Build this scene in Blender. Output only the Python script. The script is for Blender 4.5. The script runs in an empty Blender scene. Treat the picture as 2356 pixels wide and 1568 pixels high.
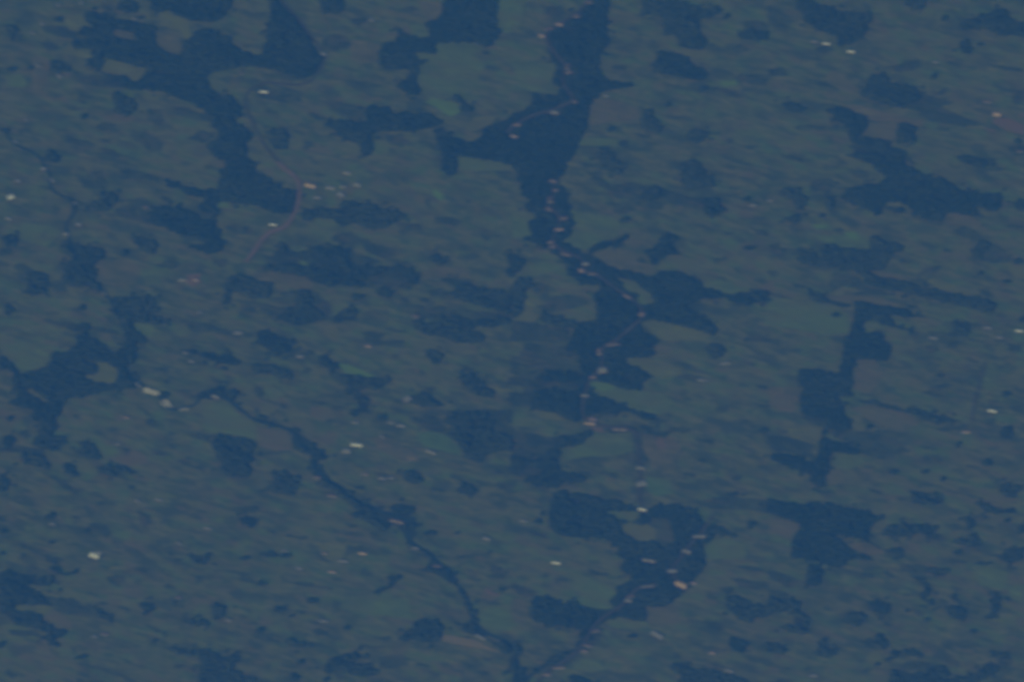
import bpy, math, random
import numpy as np
from mathutils import Vector
from mathutils.geometry import delaunay_2d_cdt

random.seed(11)
RNG = np.random.default_rng(11)
scene = bpy.context.scene
COL = scene.collection

# ------------------------------------------------------------------ camera
# An airliner's cabin: 10.65 km up, looking down 55 degrees with a long lens.
DIST, DEPR, WIDTH = 13000.0, math.radians(55.0), 1850.0
CAM = np.array([0.0, -DIST * math.cos(DEPR), DIST * math.sin(DEPR)])
HFOV = 2 * math.atan(WIDTH / 2 / DIST)
cam_data = bpy.data.cameras.new("camera")
cam_data.sensor_width = 36.0
cam_data.lens = 18.0 / math.tan(HFOV / 2)
cam_data.clip_start = 1.0
cam_data.clip_end = 200000.0
cam_data.dof.use_dof = True                 # the lens is focused short of the ground
cam_data.dof.focus_distance = 120.0
cam_data.dof.aperture_fstop = cam_data.lens / 1000.0 / 0.058
cam_data.dof.aperture_ratio = 0.55
cam = bpy.data.objects.new("camera", cam_data)
cam.location = CAM
cam.rotation_euler = (math.pi / 2 - DEPR, 0, 0)
COL.objects.link(cam)
scene.camera = cam

# ------------------------------------------------------------- sky and sun
SUN_EL, SUN_AZ = math.radians(46.0), math.radians(205.0)   # azimuth clockwise from +Y
world = bpy.data.worlds.new("World")
scene.world = world
world.use_nodes = True
nt = world.node_tree
bg = nt.nodes["Background"]
sky = nt.nodes.new("ShaderNodeTexSky")
sky.sky_type = 'NISHITA'
sky.sun_disc = False
sky.sun_elevation = SUN_EL
sky.sun_rotation = SUN_AZ
sky.altitude = 0.0
nt.links.new(sky.outputs["Color"], bg.inputs["Color"])
bg.inputs["Strength"].default_value = 0.05
sun_data = bpy.data.lights.new("sun", 'SUN')
sun_data.energy = 3.0
sun_data.angle = math.radians(0.5)
sun_data.color = (1.0, 0.96, 0.9)
sun = bpy.data.objects.new("sun", sun_data)
sun_dir = Vector((math.sin(SUN_AZ) * math.cos(SUN_EL), math.cos(SUN_AZ) * math.cos(SUN_EL), math.sin(SUN_EL)))
sun.rotation_euler = sun_dir.to_track_quat('Z', 'Y').to_euler()
sun.location = (0, 0, 12000)
COL.objects.link(sun)

# ---------------------------------------------------------------- exposure
scene.view_settings.view_transform = 'Standard'
scene.view_settings.look = 'None'
scene.view_settings.exposure = -0.64
scene.view_settings.gamma = 1.0
scene.view_settings.use_curve_mapping = False
scene.cycles.use_denoising = True
scene.cycles.max_bounces = 6
scene.cycles.volume_bounces = 1
HAZE_DENSITY = 7.0e-5
HAZE_COLOR = (0.056, 0.245, 0.795)
HAZE_ABSORB = (0.62, 0.8, 1.0)

# ---------------------------------------------------------------- traced map
# Every outline is written in the pixels of one sheet of the photograph (4 x 4
# sheets, "column row"), and is laid on the ground plane by ground_point().
WOODS = """
bell|00|790,105 1000,160 1080,190 1250,205 1430,250 1425,330 1440,430 1500,490 1620,520 1680,460 1700,390 1790,300 1920,290 2060,330 2130,370 2170,440 2240,480 2360,510 2360,590 2180,620 1960,650 1900,720 1930,850 2100,890 2200,920 2210,1050 2160,1110 1980,1100 1900,1030 1760,940 1620,900 1540,845 1440,830 1300,820 1110,800 1040,740 960,690 880,640 780,560 850,460 900,450 680,430 680,380 820,350 720,310 700,225 880,268 790,190
bell|10|150,-10 210,-10 250,60 330,130 400,190 440,280 500,330 530,430 580,500 620,540 600,620 530,700 430,715 340,690 230,660 130,625 -8,620 -8,510 60,500 80,430 95,330 100,230 130,130
topmid|00|1370,-20 1380,80 1470,120 1540,95 1660,150 1760,180 1900,185 2040,180 2100,100 2120,0 2130,-20
|00|1080,40 1130,15 1230,30 1290,70 1260,105 1150,110 1075,90
|00|1040,850 1100,860 1200,910 1250,970 1235,1045 1180,1060 1060,1030 1040,960
|00|400,600 430,560 520,580 640,620 660,650 540,665 430,640
|00|50,250 130,240 165,290 130,330 120,390 90,370 80,320
|00|500,155 570,150 560,215 510,215
|00|45,630 100,612 150,630 110,660 60,660
|00|240,615 320,605 325,640 260,650
|00|-10,1180 70,1190 110,1220 60,1230 -10,1215
|00|410,1430 450,1410 540,1430 560,1470 520,1500 430,1480
|00|750,1040 785,1060 775,1110 745,1085
ridge|00|1980,1110 2160,1120 2250,1190 2320,1240 2270,1330 2270,1430 2330,1500 2360,1575 2050,1575 2060,1500 2080,1470 1960,1420 1900,1340 2000,1280 2010,1220 1930,1150
ridge|01|1390,330 1560,350 1640,345 1760,380 1860,460 1930,470 1940,390 1870,370 1820,340 1880,250 1780,230 1640,160 1560,140 1480,70 1620,110 1740,170 2000,190 2000,100 2030,60 2010,-8 2360,-8 2360,320 2200,285 2010,285 1980,340 2010,400 1960,470 2030,560 2030,610 2065,650 2040,740 1900,760 1740,700 1870,690 1880,650 1760,590 1640,580 1520,520 1420,500 1380,420
ridge|11|-8,45 80,60 190,140 250,180 385,200 385,290 365,355 320,400 260,390 130,370 60,340 -8,310
|10|570,10 700,-10 810,-10 820,80 760,120 620,120 600,60
tshape|10|1730,-10 1715,100 1640,210 1545,215 1600,300 1580,360 1480,365 1380,330 1290,240 1310,330 1290,410 1170,400 1130,470 1110,550 1160,610 1220,640 1400,640 1430,720 1350,760 1270,790 1420,870 1500,880 1470,770 1500,650 1500,600 1620,550 1500,560 1450,530 1450,480 1640,490 1660,390 1900,385 2060,400 2110,440 2200,400 2240,300 2200,230 2210,100 2240,-10
band|10|1030,965 1200,1000 1250,1045 1480,1055 1640,1085 1720,1130 1650,1160 1500,1190 1300,1200 1080,1200 1060,1280 1060,1420 1000,1445 950,1400 950,1320 800,1280 740,1210 650,1130 760,1110 900,1130 1010,1130
valley|10|1640,1200 1720,1195 1850,1270 2000,1320 2080,1250 2060,1200 2220,1130 2360,1080 2360,1510 2150,1470 2000,1445 1830,1430 1840,1500 1850,1600 1790,1620 1730,1580 1700,1568 1705,1430 1670,1330
|10|1790,890 1870,890 1930,960 2020,990 1980,1020 1850,1010 1880,960
|10|110,1200 200,1195 300,1210 300,1370 190,1375 140,1330
valley|20|740,-10 640,80 480,190 420,260 320,330 330,420 360,560 420,640 380,740 430,820 430,870 300,900 190,860 170,960 130,1010 -8,1060 -8,1510 20,1575 480,1575 520,1500 590,1370 640,1270 690,1150 710,1040 740,920 840,830 1000,800 1160,795 1080,760 990,770 880,740 800,700 800,600 830,470 910,400 870,340 870,150 900,-10
northeast|20|1190,-10 1330,10 1480,15 1600,40 1780,100 1860,70 1960,90 1800,150 1720,190 1720,330 1800,400 1750,460 1640,450 1510,420 1540,370 1470,310 1390,320 1400,200 1340,140 1260,135 1180,150 1190,80
upright|20|1330,480 1480,510 1640,540 1660,600 1770,650 1790,710 1730,740 1600,710 1440,680 1310,660 1290,600 1320,560
|20|1935,135 1990,130 2005,190 1960,195
|20|2080,310 2200,280 2360,310 2360,360 2200,370 2090,345
|20|1700,800 1760,785 1800,820 1780,860 1710,855
|20|1390,955 1450,945 1470,985 1410,990
|20|1210,1010 1290,1005 1310,1080 1360,1140 1370,1210 1320,1215 1190,1170 1180,1120 1220,1060
|20|860,1190 910,1165 945,1200 900,1230
|20|790,1370 840,1355 910,1390 960,1470 1030,1520 1035,1570 980,1600 880,1568 830,1500 790,1450
|20|1590,1250 1700,1210 1860,1230 1740,1260 1760,1300 1690,1315 1640,1280
hook|21|1540,0 1560,-60 1620,-80 1690,-75 1760,-50 1790,40 1860,90 1860,150 1720,140 1660,170 1590,130 1540,60
topright|30|280,10 370,10 440,40 500,65 600,80 740,120 900,110 960,160 960,200 860,220 920,270 870,330 800,400 740,410 640,400 640,320 560,310 450,270 420,240 330,200 320,110 270,60
|30|1080,-10 1240,0 1250,40 1350,80 1410,100 1440,60 1440,-10
corner|30|1720,250 1920,150 2060,120 2110,85 2180,100 2250,180 2280,210 2360,220 2360,330 2250,320 2130,320 1980,250 1850,260
|30|1580,150 1630,140 1670,175 1640,210 1590,195
|30|1760,380 1850,390 1860,440 1890,500 1800,490 1750,440
|30|1930,400 1985,395 1990,425 1945,430
|30|1480,690 1550,680 1560,715 1500,730
kite|30|970,690 1060,700 1110,750 1200,790 1340,830 1450,850 1440,900 1320,930 1210,980 1130,970 1000,930 860,880 850,850 910,760
|30|110,960 190,940 300,1000 300,1030 200,1020
east|30|600,985 760,1020 910,1070 920,1140 870,1230 830,1290 900,1265 960,1290 1090,1290 1130,1360 1270,1400 1260,1480 1300,1575 1000,1575 950,1510 830,1450 770,1440 800,1380 810,1330 740,1270 750,1190 700,1150 600,1080
east|31|990,-8 1400,-8 1390,55 1500,70 1620,100 1780,180 1960,220 2150,200 2160,300 2090,370 2000,340 1900,320 1880,340 1960,400 1980,430 1850,400 1760,390 1640,380 1610,465 1470,450 1400,420 1290,340 1220,290 1080,290 1060,340 1050,400 990,420 970,360 900,330 780,300 680,260 700,190 820,170 880,130 1010,130 1070,80 1080,30
|30|1200,1130 1360,1160 1370,1260 1350,1330 1260,1310 1180,1290 1200,1220
|30|1720,1430 1860,1440 2040,1480 2110,1520 1950,1530 1800,1490
|30|2250,1275 2360,1270 2360,1330 2290,1330
|01|910,190 1050,215 1080,255 1040,320 1030,365 900,370 830,320 820,285 900,280
|01|1230,615 1330,630 1410,650 1445,700 1430,765 1360,760 1300,715 1240,660
|01|1080,720 1140,730 1180,770 1150,800 1090,790
west|01|590,655 680,660 780,695 900,715 960,750 970,800 900,815 880,880 875,1000 920,1060 930,1110 860,1080 780,1060 700,1045 600,1040 570,980 590,890 640,850 680,800 600,770 560,700
claw|01|960,1160 1080,1190 1160,1180 1230,1150 1380,1160 1440,1200 1300,1200 1440,1260 1420,1300 1280,1280 1380,1340 1520,1370 1560,1390 1440,1420 1340,1380 1230,1370 1200,1420 1230,1480 1330,1530 1330,1575 1160,1575 1150,1500 1160,1410 1130,1350 1050,1330 1020,1300 1040,1250 1000,1200
|01|250,960 320,940 410,960 430,1020 420,1080 440,1130 300,1135 240,1110 250,1040
|01|30,600 110,590 160,640 160,690 60,690 20,650
|01|30,1245 110,1240 130,1290 100,1330 40,1325
|01|670,1240 760,1225 800,1260 760,1295 690,1285
pond|01|740,1400 810,1410 820,1480 820,1575 715,1575 740,1480
pond|02|720,-8 880,-8 960,50 1010,100 1110,110 1110,50 1150,-8 1240,-8 1250,100 1230,200 1150,220 1140,260 1190,310 1280,380 1300,420 1180,430 1060,450 950,460 840,470 800,480 760,500 620,520 580,560 570,660 520,710 510,770 500,860 400,870 340,830 380,770 320,720 270,690 300,640 250,600 160,590 60,570 130,540 160,480 130,420 100,340 120,290 60,250 -8,250 -8,130 50,170 110,220 180,250 190,300 300,295 400,260 460,190 480,110 560,115 700,60
pair|01|2100,970 2220,970 2360,1020 2360,1150 2240,1110 2110,1100 2100,1230 2040,1230 2060,1100 2080,1030
pair|11|-8,1020 100,1040 160,1080 130,1160 80,1170 -8,1150
banner|11|800,275 920,295 1060,330 1180,360 1250,390 1400,410 1330,450 1280,480 1180,530 1040,530 960,500 880,480 780,510 750,470 640,440 560,430 510,460 430,450 410,400 430,365 600,360 750,370 790,340
tangle|11|190,690 250,700 320,750 500,710 640,730 760,700 840,720 820,780 920,860 1060,880 1240,910 1320,860 1340,900 1450,930 1510,970 1490,1030 1400,1040 1380,970 1230,920 1100,960 960,980 920,1010 980,1040 860,1060 740,1040 700,1060 620,1040 540,1020 460,960 330,940 200,920 60,910 60,880 300,870 480,880 480,840 380,800 280,770
arrow|11|390,1100 470,1110 520,1160 510,1230 560,1270 640,1320 580,1370 480,1390 380,1420 260,1390 190,1350 250,1300 350,1270 370,1180
|11|860,1190 930,1130 1000,1120 990,1170 900,1210
|11|700,1350 800,1280 880,1270 930,1310 920,1370 830,1380 760,1410 700,1380
|11|1090,1100 1190,1080 1250,1120 1230,1165 1150,1150
|11|1570,790 1640,780 1750,810 1780,840 1690,860 1620,840
stripe|11|1870,1050 2040,1080 2200,1090 2360,1130 2360,1310 2280,1300 2160,1250 2060,1240 1930,1200 1830,1170 1780,1120
lowstripe|11|1450,1380 1500,1360 1560,1400 1640,1420 1700,1360 1560,1310 1780,1350 1900,1380 2000,1390 2140,1380 2240,1350 2360,1360 2280,1400 2200,1430 2050,1420 1960,1480 2100,1530 2060,1575 1850,1575 1700,1520 1540,1490 1450,1440
|11|2300,770 2360,760 2360,980 2310,970 2330,880
|21|-8,765 60,790 110,820 80,880 40,960 -8,980
|11|-8,1480 80,1490 200,1520 330,1560 330,1575 -8,1575
valley|21|20,-8 470,-8 440,80 450,140 500,180 490,280 540,350 570,430 560,500 540,600 420,650 300,700 170,650 180,560 150,490 210,440 200,380 120,360 170,300 160,250 90,230 90,160 60,80
valley|21|100,630 250,670 380,760 510,850 480,920 560,980 640,1040 810,1050 820,1090 740,1150 770,1200 780,1310 750,1390 640,1400 560,1480 540,1575 1370,1575 1290,1520 1160,1480 1180,1400 1280,1350 1400,1390 1640,1440 1850,1500 1900,1480 1830,1380 1720,1340 1640,1270 1500,1270 1620,1230 1720,1180 1960,1160 1880,1110 1740,1070 1740,1040 1700,1000 1560,950 1480,930 1330,920 1310,980 1180,970 1000,920 900,890 800,840 720,780 640,750 530,690 420,650 300,640 200,600
valley|21|690,750 700,710 830,670 960,640 1030,590 1070,600 1020,650 900,695 780,730 740,780
|21|-8,1060 40,1000 180,990 170,1060 130,1110 120,1200 90,1290 40,1360 -8,1320
|21|210,1320 300,1320 420,1350 560,1380 640,1420 560,1450 400,1430 280,1390
|21|1180,210 1300,160 1420,180 1440,230 1300,260 1180,250
|21|1740,270 1890,255 1920,330 1970,370 1860,400 1790,400 1760,330
|21|960,440 1020,420 1090,440 1080,490 980,490
boot|21|1370,610 1430,590 1500,610 1510,700 1520,760 1400,780 1350,850 1300,870 1260,820 1200,740 1290,730 1330,690
|21|2120,245 2190,245 2195,290 2140,295
|21|2110,700 2200,690 2260,720 2180,745
valley|21|1880,1110 1960,1150 2050,1150 2200,1110 2360,1120 2360,1170 2220,1220 2100,1210 1960,1170
|31|120,190 270,180 330,260 350,320 320,370 260,360 230,300 220,250
|31|140,430 240,410 290,390 310,430 270,470 200,460
|31|510,270 580,250 630,310 600,360 560,340
|31|1140,370 1200,345 1260,360 1220,390 1150,400
|31|460,405 530,400 550,430 490,435
eastbar|31|510,670 600,690 740,720 940,745 950,600 1020,595 1060,640 1170,680 1270,690 1220,740 1150,750 1120,830 1060,890 920,930 820,930 900,950 1020,990 1150,1010 1350,1060 1460,1120 1500,1090 1640,1130 1860,1160 2080,1210 2110,1260 2080,1300 1900,1270 1640,1200 1400,1150 1240,1110 1100,1090 950,1050 860,1040 900,980 760,900 500,870 380,860 300,840 240,800 400,770 490,820 480,720
|31|360,1130 470,1140 580,1190 700,1220 780,1230 700,1260 560,1220 420,1190
ladder|31|790,1200 900,1220 1100,1250 1240,1270 1350,1330 1420,1340 1300,1350 1180,1330 1130,1310 1100,1350 1180,1420 1300,1460 1400,1500 1180,1440 1040,1400 960,1330 880,1400 850,1480 900,1500 1020,1500 1040,1575 720,1575 760,1450 790,1340
ladder|32|700,-8 1040,-8 1100,30 1130,80 1110,180 980,165 830,150 800,220 790,300 760,420 750,505 620,500 660,540 690,600 720,680 770,750 760,810 660,810 540,800 510,870 560,920 700,940 780,980 840,1035 720,1030 590,1010 570,1080 560,1160 520,1240 510,1330 440,1325 370,1280 400,1230 300,1190 180,1150 40,1090 30,1050 130,1035 240,1070 340,1110 430,1140 450,1040 470,940 470,880 510,820 530,740 500,700 360,680 300,640 290,560 300,510 330,430 280,400 270,330 290,250 400,270 560,310 660,310 670,200 690,80
|31|560,1340 620,1310 680,1340 620,1360
|31|1700,1400 1840,1410 1850,1470 1820,1520 1740,1510 1690,1450
|31|1860,740 1960,640 2060,680 1970,780 1980,830 1900,800
|31|2240,840 2360,800 2360,870 2280,880
|31|2110,1010 2200,1000 2250,1030 2180,1040
|31|1900,945 1960,930 1985,960 1930,975
|31|2250,290 2360,280 2360,370 2280,360
|31|2300,1350 2360,1360 2360,1400
|02|310,900 420,870 590,900 590,950 480,990 380,980 300,950
|02|30,880 110,870 140,920 60,990 20,950
|02|215,1030 380,1070 450,1100 460,1170 350,1150 210,1110
|02|580,1140 640,1120 690,1170 720,1240 620,1210
|02|710,920 800,930 860,960 920,1060 910,1100 820,1070 710,1020 760,970
|02|930,1140 1060,1160 1100,1150 1200,1170 1290,1220 1180,1200 1080,1200 1060,1250 980,1220 900,1190
|02|40,680 100,690 120,740 70,740
|02|110,1115 150,1115 155,1145 120,1150
|02|-8,1220 50,1230 90,1300 70,1370 -8,1380
creek|02|1780,510 1830,460 1960,450 2000,420 2050,410 2060,470 2150,450 2190,490 2160,570 2200,620 2280,680 2360,720 2360,760 2280,700 2180,640 2140,580 2060,535 1960,545 1900,530 1840,540
|02|1440,455 1510,490 1545,545 1500,540 1470,500
creek|12|-8,690 100,690 140,730 260,770 370,800 420,850 520,910 560,980 640,1040 690,1060 560,1110 620,1160 650,1220 760,1280 820,1330 880,1380 930,1440 1050,1470 1130,1530 1160,1575 930,1575 860,1500 800,1450 760,1400 640,1350 560,1270 480,1200 470,1110 500,1050 350,1000 320,930 330,860 280,800 150,800 -8,745
creek|13|840,40 950,-8 1330,-8 1480,50 1440,120 1480,180 1520,220 1460,250 1450,300 1560,345 1670,400 1660,460 1770,490 1840,560 1890,690 1990,820 2010,920 2050,980 2020,1060 2140,1110 2120,1170 2200,1195 2360,1190 2360,1500 2300,1480 2310,1400 2340,1320 2260,1300 2170,1220 2080,1170 1940,1120 1870,1050 1780,1000 1880,1010 1960,1070 1940,980 1920,880 1880,790 1840,700 1760,650 1650,580 1480,545 1580,500 1590,450 1510,380 1440,340 1370,300 1350,220 1280,130 1180,190 1090,150 1000,80
creek|23|-8,1180 60,1200 90,1290 70,1400 120,1480 100,1575 -8,1575
quad|02|1970,870 2090,870 2180,900 2340,940 2330,1020 2340,1090 2290,1160 2270,1250 2160,1240 2010,1200 2040,1110 1980,1050 1960,960
|02|1640,60 1780,80 2000,140 2150,160 2210,200 2140,220 1980,190 1850,130 1700,100
|12|-50,200 100,220 200,250 270,290 330,340 220,330 100,290 -40,280
|12|150,1200 280,1220 400,1250 420,1290 330,1320 380,1370 360,1410 240,1390 100,1370 20,1380 140,1340 180,1300
|12|-8,0 300,-8 370,0 340,60 360,110 240,100 190,150 120,100 60,30
|12|570,150 660,110 690,180 740,240 690,260 620,230
bracket|12|760,300 900,310 1040,340 1230,370 1200,400 1100,440 1000,420 950,460 1040,520 1050,580 1020,640 960,620 920,560 900,500 820,470 840,400
|12|840,620 960,670 940,700 850,680
|12|1090,680 1170,670 1190,720 1140,745 1100,730
|12|1430,500 1550,470 1720,570 1740,590 1570,600 1420,560
|12|1540,80 1640,90 1720,130 1700,200 1620,190 1560,130
slope|12|1880,290 1980,310 2040,370 2120,410 2200,460 2180,520 2090,510 1980,470 1930,420 1900,350
axe|12|1780,670 1960,660 2120,690 2180,770 2160,840 2260,860 2360,900 2360,1000 2200,1000 2110,1040 2080,1110 1990,1090 1900,1060 1890,980 1830,900 1740,840 1800,780 1720,740
|12|1360,1210 1460,1200 1530,1240 1520,1300 1440,1310 1360,1280
|12|1880,1310 1960,1330 2040,1360 2010,1420 1930,1400 1850,1370
|12|1240,1530 1330,1520 1440,1550 1460,1575 1250,1575
valley|22|540,-8 1370,-8 1330,30 1290,80 1330,115 1250,150 1130,135 1040,150 1040,200 1120,220 1200,270 1310,320 1210,370 1200,450 1050,440 970,425 900,385 760,360 740,420 740,500 900,540 1030,590 1110,640 1250,670 1350,730 1200,700 1050,640 940,660 800,650 700,680 640,720 580,740 500,710 420,670 300,640 180,610 180,560 170,490 260,440 300,440 450,470 580,460 600,410 560,380 400,370 290,370 230,330 260,290 460,280 600,310 620,250 640,120 500,90 500,30
bank|22|800,760 920,770 1100,780 1280,820 1340,860 1440,850 1420,880 1340,885 1280,850 1150,820 1100,830 920,845 860,810
southmid|22|420,880 480,860 600,870 680,830 760,840 640,930 560,950 450,960 430,1020 430,1110 440,1190 560,1220 640,1240 700,1270 640,1290 480,1290 400,1340 280,1330 100,1290 100,1260 240,1250 280,1180 150,1140 -8,1150 -8,1080 150,1090 300,1080 330,1010 400,960
lower|22|360,1400 480,1390 640,1420 820,1460 1000,1490 1130,1530 1180,1575 340,1575 350,1480
lower|23|330,-8 1700,-8 1740,90 1900,155 2080,235 1980,215 1880,205 1820,270 1740,330 1780,440 1760,520 1700,600 1640,690 1560,760 1480,820 1400,880 1240,870 1220,1000 1130,1000 1020,960 920,980 860,1010 760,1060 640,1075 480,1060 300,1030 180,990 170,810 300,810 460,850 560,850 700,890 830,915 940,880 900,830 960,760 960,690 1120,640 1060,560 980,520 1060,440 960,400 980,330 860,240 720,230 600,240 460,220 360,170 340,80
lower|22|1300,1510 1440,1500 1560,1520 1660,1575 1240,1575 1280,1540
|22|1790,60 1880,30 1960,60 1930,130 1860,170 1800,120
|22|2240,800 2330,790 2360,850 2280,850
|22|1900,1410 2060,1390 2200,1410 2060,1430
|32|830,540 950,555 1080,580 1180,620 1380,650 1540,690 1620,690 1760,730 1680,740 1560,735 1420,720 1360,670 1160,625 1000,590 860,560
|32|860,790 920,770 960,800 900,825
|32|1690,950 1780,930 1790,990 1720,970
|32|1520,310 1600,305 1620,325 1560,335
|32|2130,490 2200,470 2240,520 2170,525
|32|2150,790 2250,770 2250,850 2240,900 2170,890 2130,860
|32|1380,1200 1440,1180 1490,1190 1450,1220
|32|1090,1220 1150,1190 1210,1200 1140,1240
|32|1560,1250 1640,1250 1650,1300 1590,1290
|32|1290,1370 1400,1380 1500,1400 1620,1440 1600,1490 1480,1500 1330,1480 1300,1430
|32|1960,1090 2060,1080 2080,1140 2000,1160
|32|2130,1320 2200,1320 2310,1350 2290,1430 2230,1440 2140,1390
|32|1880,1470 1940,1470 2050,1530 2200,1550 2260,1520 2300,1575 2030,1575
southeast|32|-8,1430 60,1450 200,1480 300,1510 390,1470 460,1490 600,1510 720,1560 740,1575 -8,1575
southeast|33|40,-8 860,-8 1000,40 1080,65 980,95 930,190 1000,230 880,230 960,290 1060,350 1200,360 1260,375 1120,375 1010,340 900,270 740,220 600,210 620,250 720,310 820,390 1000,450 860,435 720,440 720,490 660,510 540,490 430,455 300,430 200,410 220,330 220,250 270,180 290,110 230,75 100,40
southwest|03|-8,560 100,560 220,580 330,620 500,620 520,650 420,670 340,690 440,740 590,760 500,760 420,780 430,830 490,860 300,850 130,860 100,920 210,920 300,950 380,950 370,1000 400,1040 500,1070 620,1090 580,1150 480,1170 560,1240 440,1220 400,1170 460,1120 400,1090 350,1080 260,1060 160,1040 100,1000 60,940 -8,930
|03|-8,1170 30,1190 25,1270 -8,1290
|03|380,20 450,20 520,60 480,80 400,50
|03|760,160 820,155 830,200 770,205
|03|430,290 490,275 510,290 470,305
|03|-8,160 60,160 60,200 -8,210
|03|-8,360 50,380 40,410 -8,400
|03|450,520 520,510 560,560 660,560 720,510 700,570 620,590 520,570
|03|1720,400 1880,400 1930,440 1880,490 1770,460
|03|2160,440 2310,410 2260,455
|03|2190,50 2360,60 2360,140 2250,120
|03|850,870 930,910 1030,970 1050,1040 1010,1010 900,960
|03|1290,840 1370,850 1420,900 1360,920 1300,880
|03|1940,860 2080,860 2090,900 2030,960 2060,1000 1980,990 1940,950
|03|1680,1000 1900,1010 1920,1040 1800,1050 1720,1020
|03|1370,1180 1440,1175 1430,1210 1390,1210
|03|640,1320 740,1340 850,1340 800,1365 650,1360
bottomleft|03|1480,1240 1640,1270 1800,1290 1880,1270 2020,1310 2040,1340 2200,1340 2220,1370 2130,1400 2130,1480 2240,1510 2360,1550 2360,1575 1820,1575 1850,1480 1850,1320 1640,1300 1540,1260
|13|1510,170 1600,180 1700,210 1720,235 1620,220
|13|1800,195 1890,192 1895,210 1810,212
zigzag|13|1190,600 1340,590 1330,630 1260,650 1250,690 1180,730 1050,745 1140,710 1200,690 1220,630
square|13|1460,1000 1560,1005 1720,1030 1700,1110 1690,1190 1640,1200 1560,1195 1440,1160 1310,1180 1330,1150 1430,1130
|13|430,795 520,800 590,830 570,850 460,820
|13|150,900 230,870 290,890 260,930 150,925
|13|240,945 360,968 340,980 250,965
|13|20,380 150,380 240,395 360,410 140,415 50,408
|13|-8,640 60,660 110,690 40,690
|13|780,1055 830,1055 865,1080 820,1080
|13|-8,1060 80,1090 70,1130 10,1120
|13|240,1175 340,1195 480,1215 570,1240 400,1245 280,1210
|13|360,1350 440,1350 430,1410 370,1410
ring|13|600,1450 700,1360 820,1320 900,1310 1030,1340 960,1345 860,1350 870,1400 980,1410 1050,1400 1090,1450 1140,1490 1060,1510 940,1500 850,1490 800,1440 640,1480
|13|310,1500 380,1480 400,1530 370,1575 330,1575
|13|570,1530 660,1520 720,1575 590,1575
|13|2190,715 2290,720 2310,740 2230,735
|23|530,1510 640,1540 760,1575 520,1575
|23|1030,1130 1110,1130 1150,1155 1080,1175 1030,1155
|23|640,1070 760,1060 740,1150 640,1240 520,1300 380,1400 240,1470 140,1575 60,1575 220,1440 380,1340 560,1260 630,1180
bottomright|23|1440,1420 1560,1430 1700,1460 1880,1480 1950,1500 2080,1530 2220,1575 1500,1575 1540,1500
anvil|23|1950,790 2040,780 2130,810 2200,850 2360,880 2360,960 2230,970 2200,1020 2080,990 2000,900
anvil|33|-8,800 100,800 200,800 300,830 310,880 280,930 370,950 380,1010 350,1050 390,1110 300,1115 180,1090 90,1060 240,1050 250,960 200,910 100,930 60,920 -8,940
|23|1990,1160 2100,1190 2170,1210 2170,1270 2110,1300 1990,1240
|23|2290,1230 2360,1220 2440,1220 2560,1270 2480,1295 2400,1285 2300,1280
|23|2150,110 2230,90 2250,150 2160,170
|23|190,80 260,70 280,120 200,125
|33|1090,140 1240,115 1460,125 1540,160 1530,210 1460,220 1400,190 1280,220 1160,220 1070,200
|33|1780,50 1860,60 1890,110 1880,170 1830,150 1820,100
|33|1660,270 1780,270 1820,220 1900,210 1960,260 1970,310 1900,330 1800,310
|33|1690,360 1780,360 1830,390 1800,410 1710,390
|33|2020,400 2140,400 2200,340 2360,340 2360,430 2280,450 2240,480 2170,460 2110,420
|33|1880,480 2000,465 2080,490 1960,500
|33|2140,90 2230,65 2250,80 2160,115
|33|2270,190 2330,120 2360,120 2360,230 2300,220
|33|2060,-8 2360,-8 2360,20 2200,15
|33|380,490 480,500 500,560 480,620 460,690 400,680 330,650 340,580
|33|440,1190 520,1190 510,1230 590,1270 650,1300 560,1340 430,1320 430,1280 470,1240
|33|750,920 860,925 870,990 860,1050 780,1040 680,1000 700,970
|33|900,820 980,830 1130,850 1110,920 1060,940 960,910 940,870
|33|1240,900 1310,900 1290,930 1250,925
|33|1300,590 1380,600 1440,640 1480,690 1490,750 1460,800 1540,850 1480,850 1400,790 1390,750 1430,690 1400,640
|33|1450,540 1600,540 1680,550 1590,590 1480,560
|33|1620,870 1700,880 1760,850 1660,770 1700,770 1780,830 1810,900 1800,1000 1740,990 1640,930
|33|2060,800 2160,790 2140,860 2120,980 2010,985 1950,970 2050,940
|33|1430,990 1500,975 1500,1020 1440,1010
|33|1850,1090 1920,1085 1930,1120 1860,1125
|33|970,1130 1060,1130 1090,1180 1100,1250 1060,1270 1010,1220 960,1180
|33|1060,1370 1120,1310 1220,1270 1340,1280 1420,1310 1400,1330 1200,1300 1120,1370
|33|960,1395 1020,1395 1030,1420 980,1425
bottomedge|33|1100,1480 1200,1450 1340,1490 1440,1510 1480,1420 1640,1440 1700,1500 1600,1540 1800,1520 1960,1480 2000,1400 2110,1420 2120,1470 2040,1490 1980,1540 1900,1575 1120,1575
|33|2010,1290 2100,1310 2210,1320 2260,1370 2180,1360 2080,1330
"""

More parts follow.
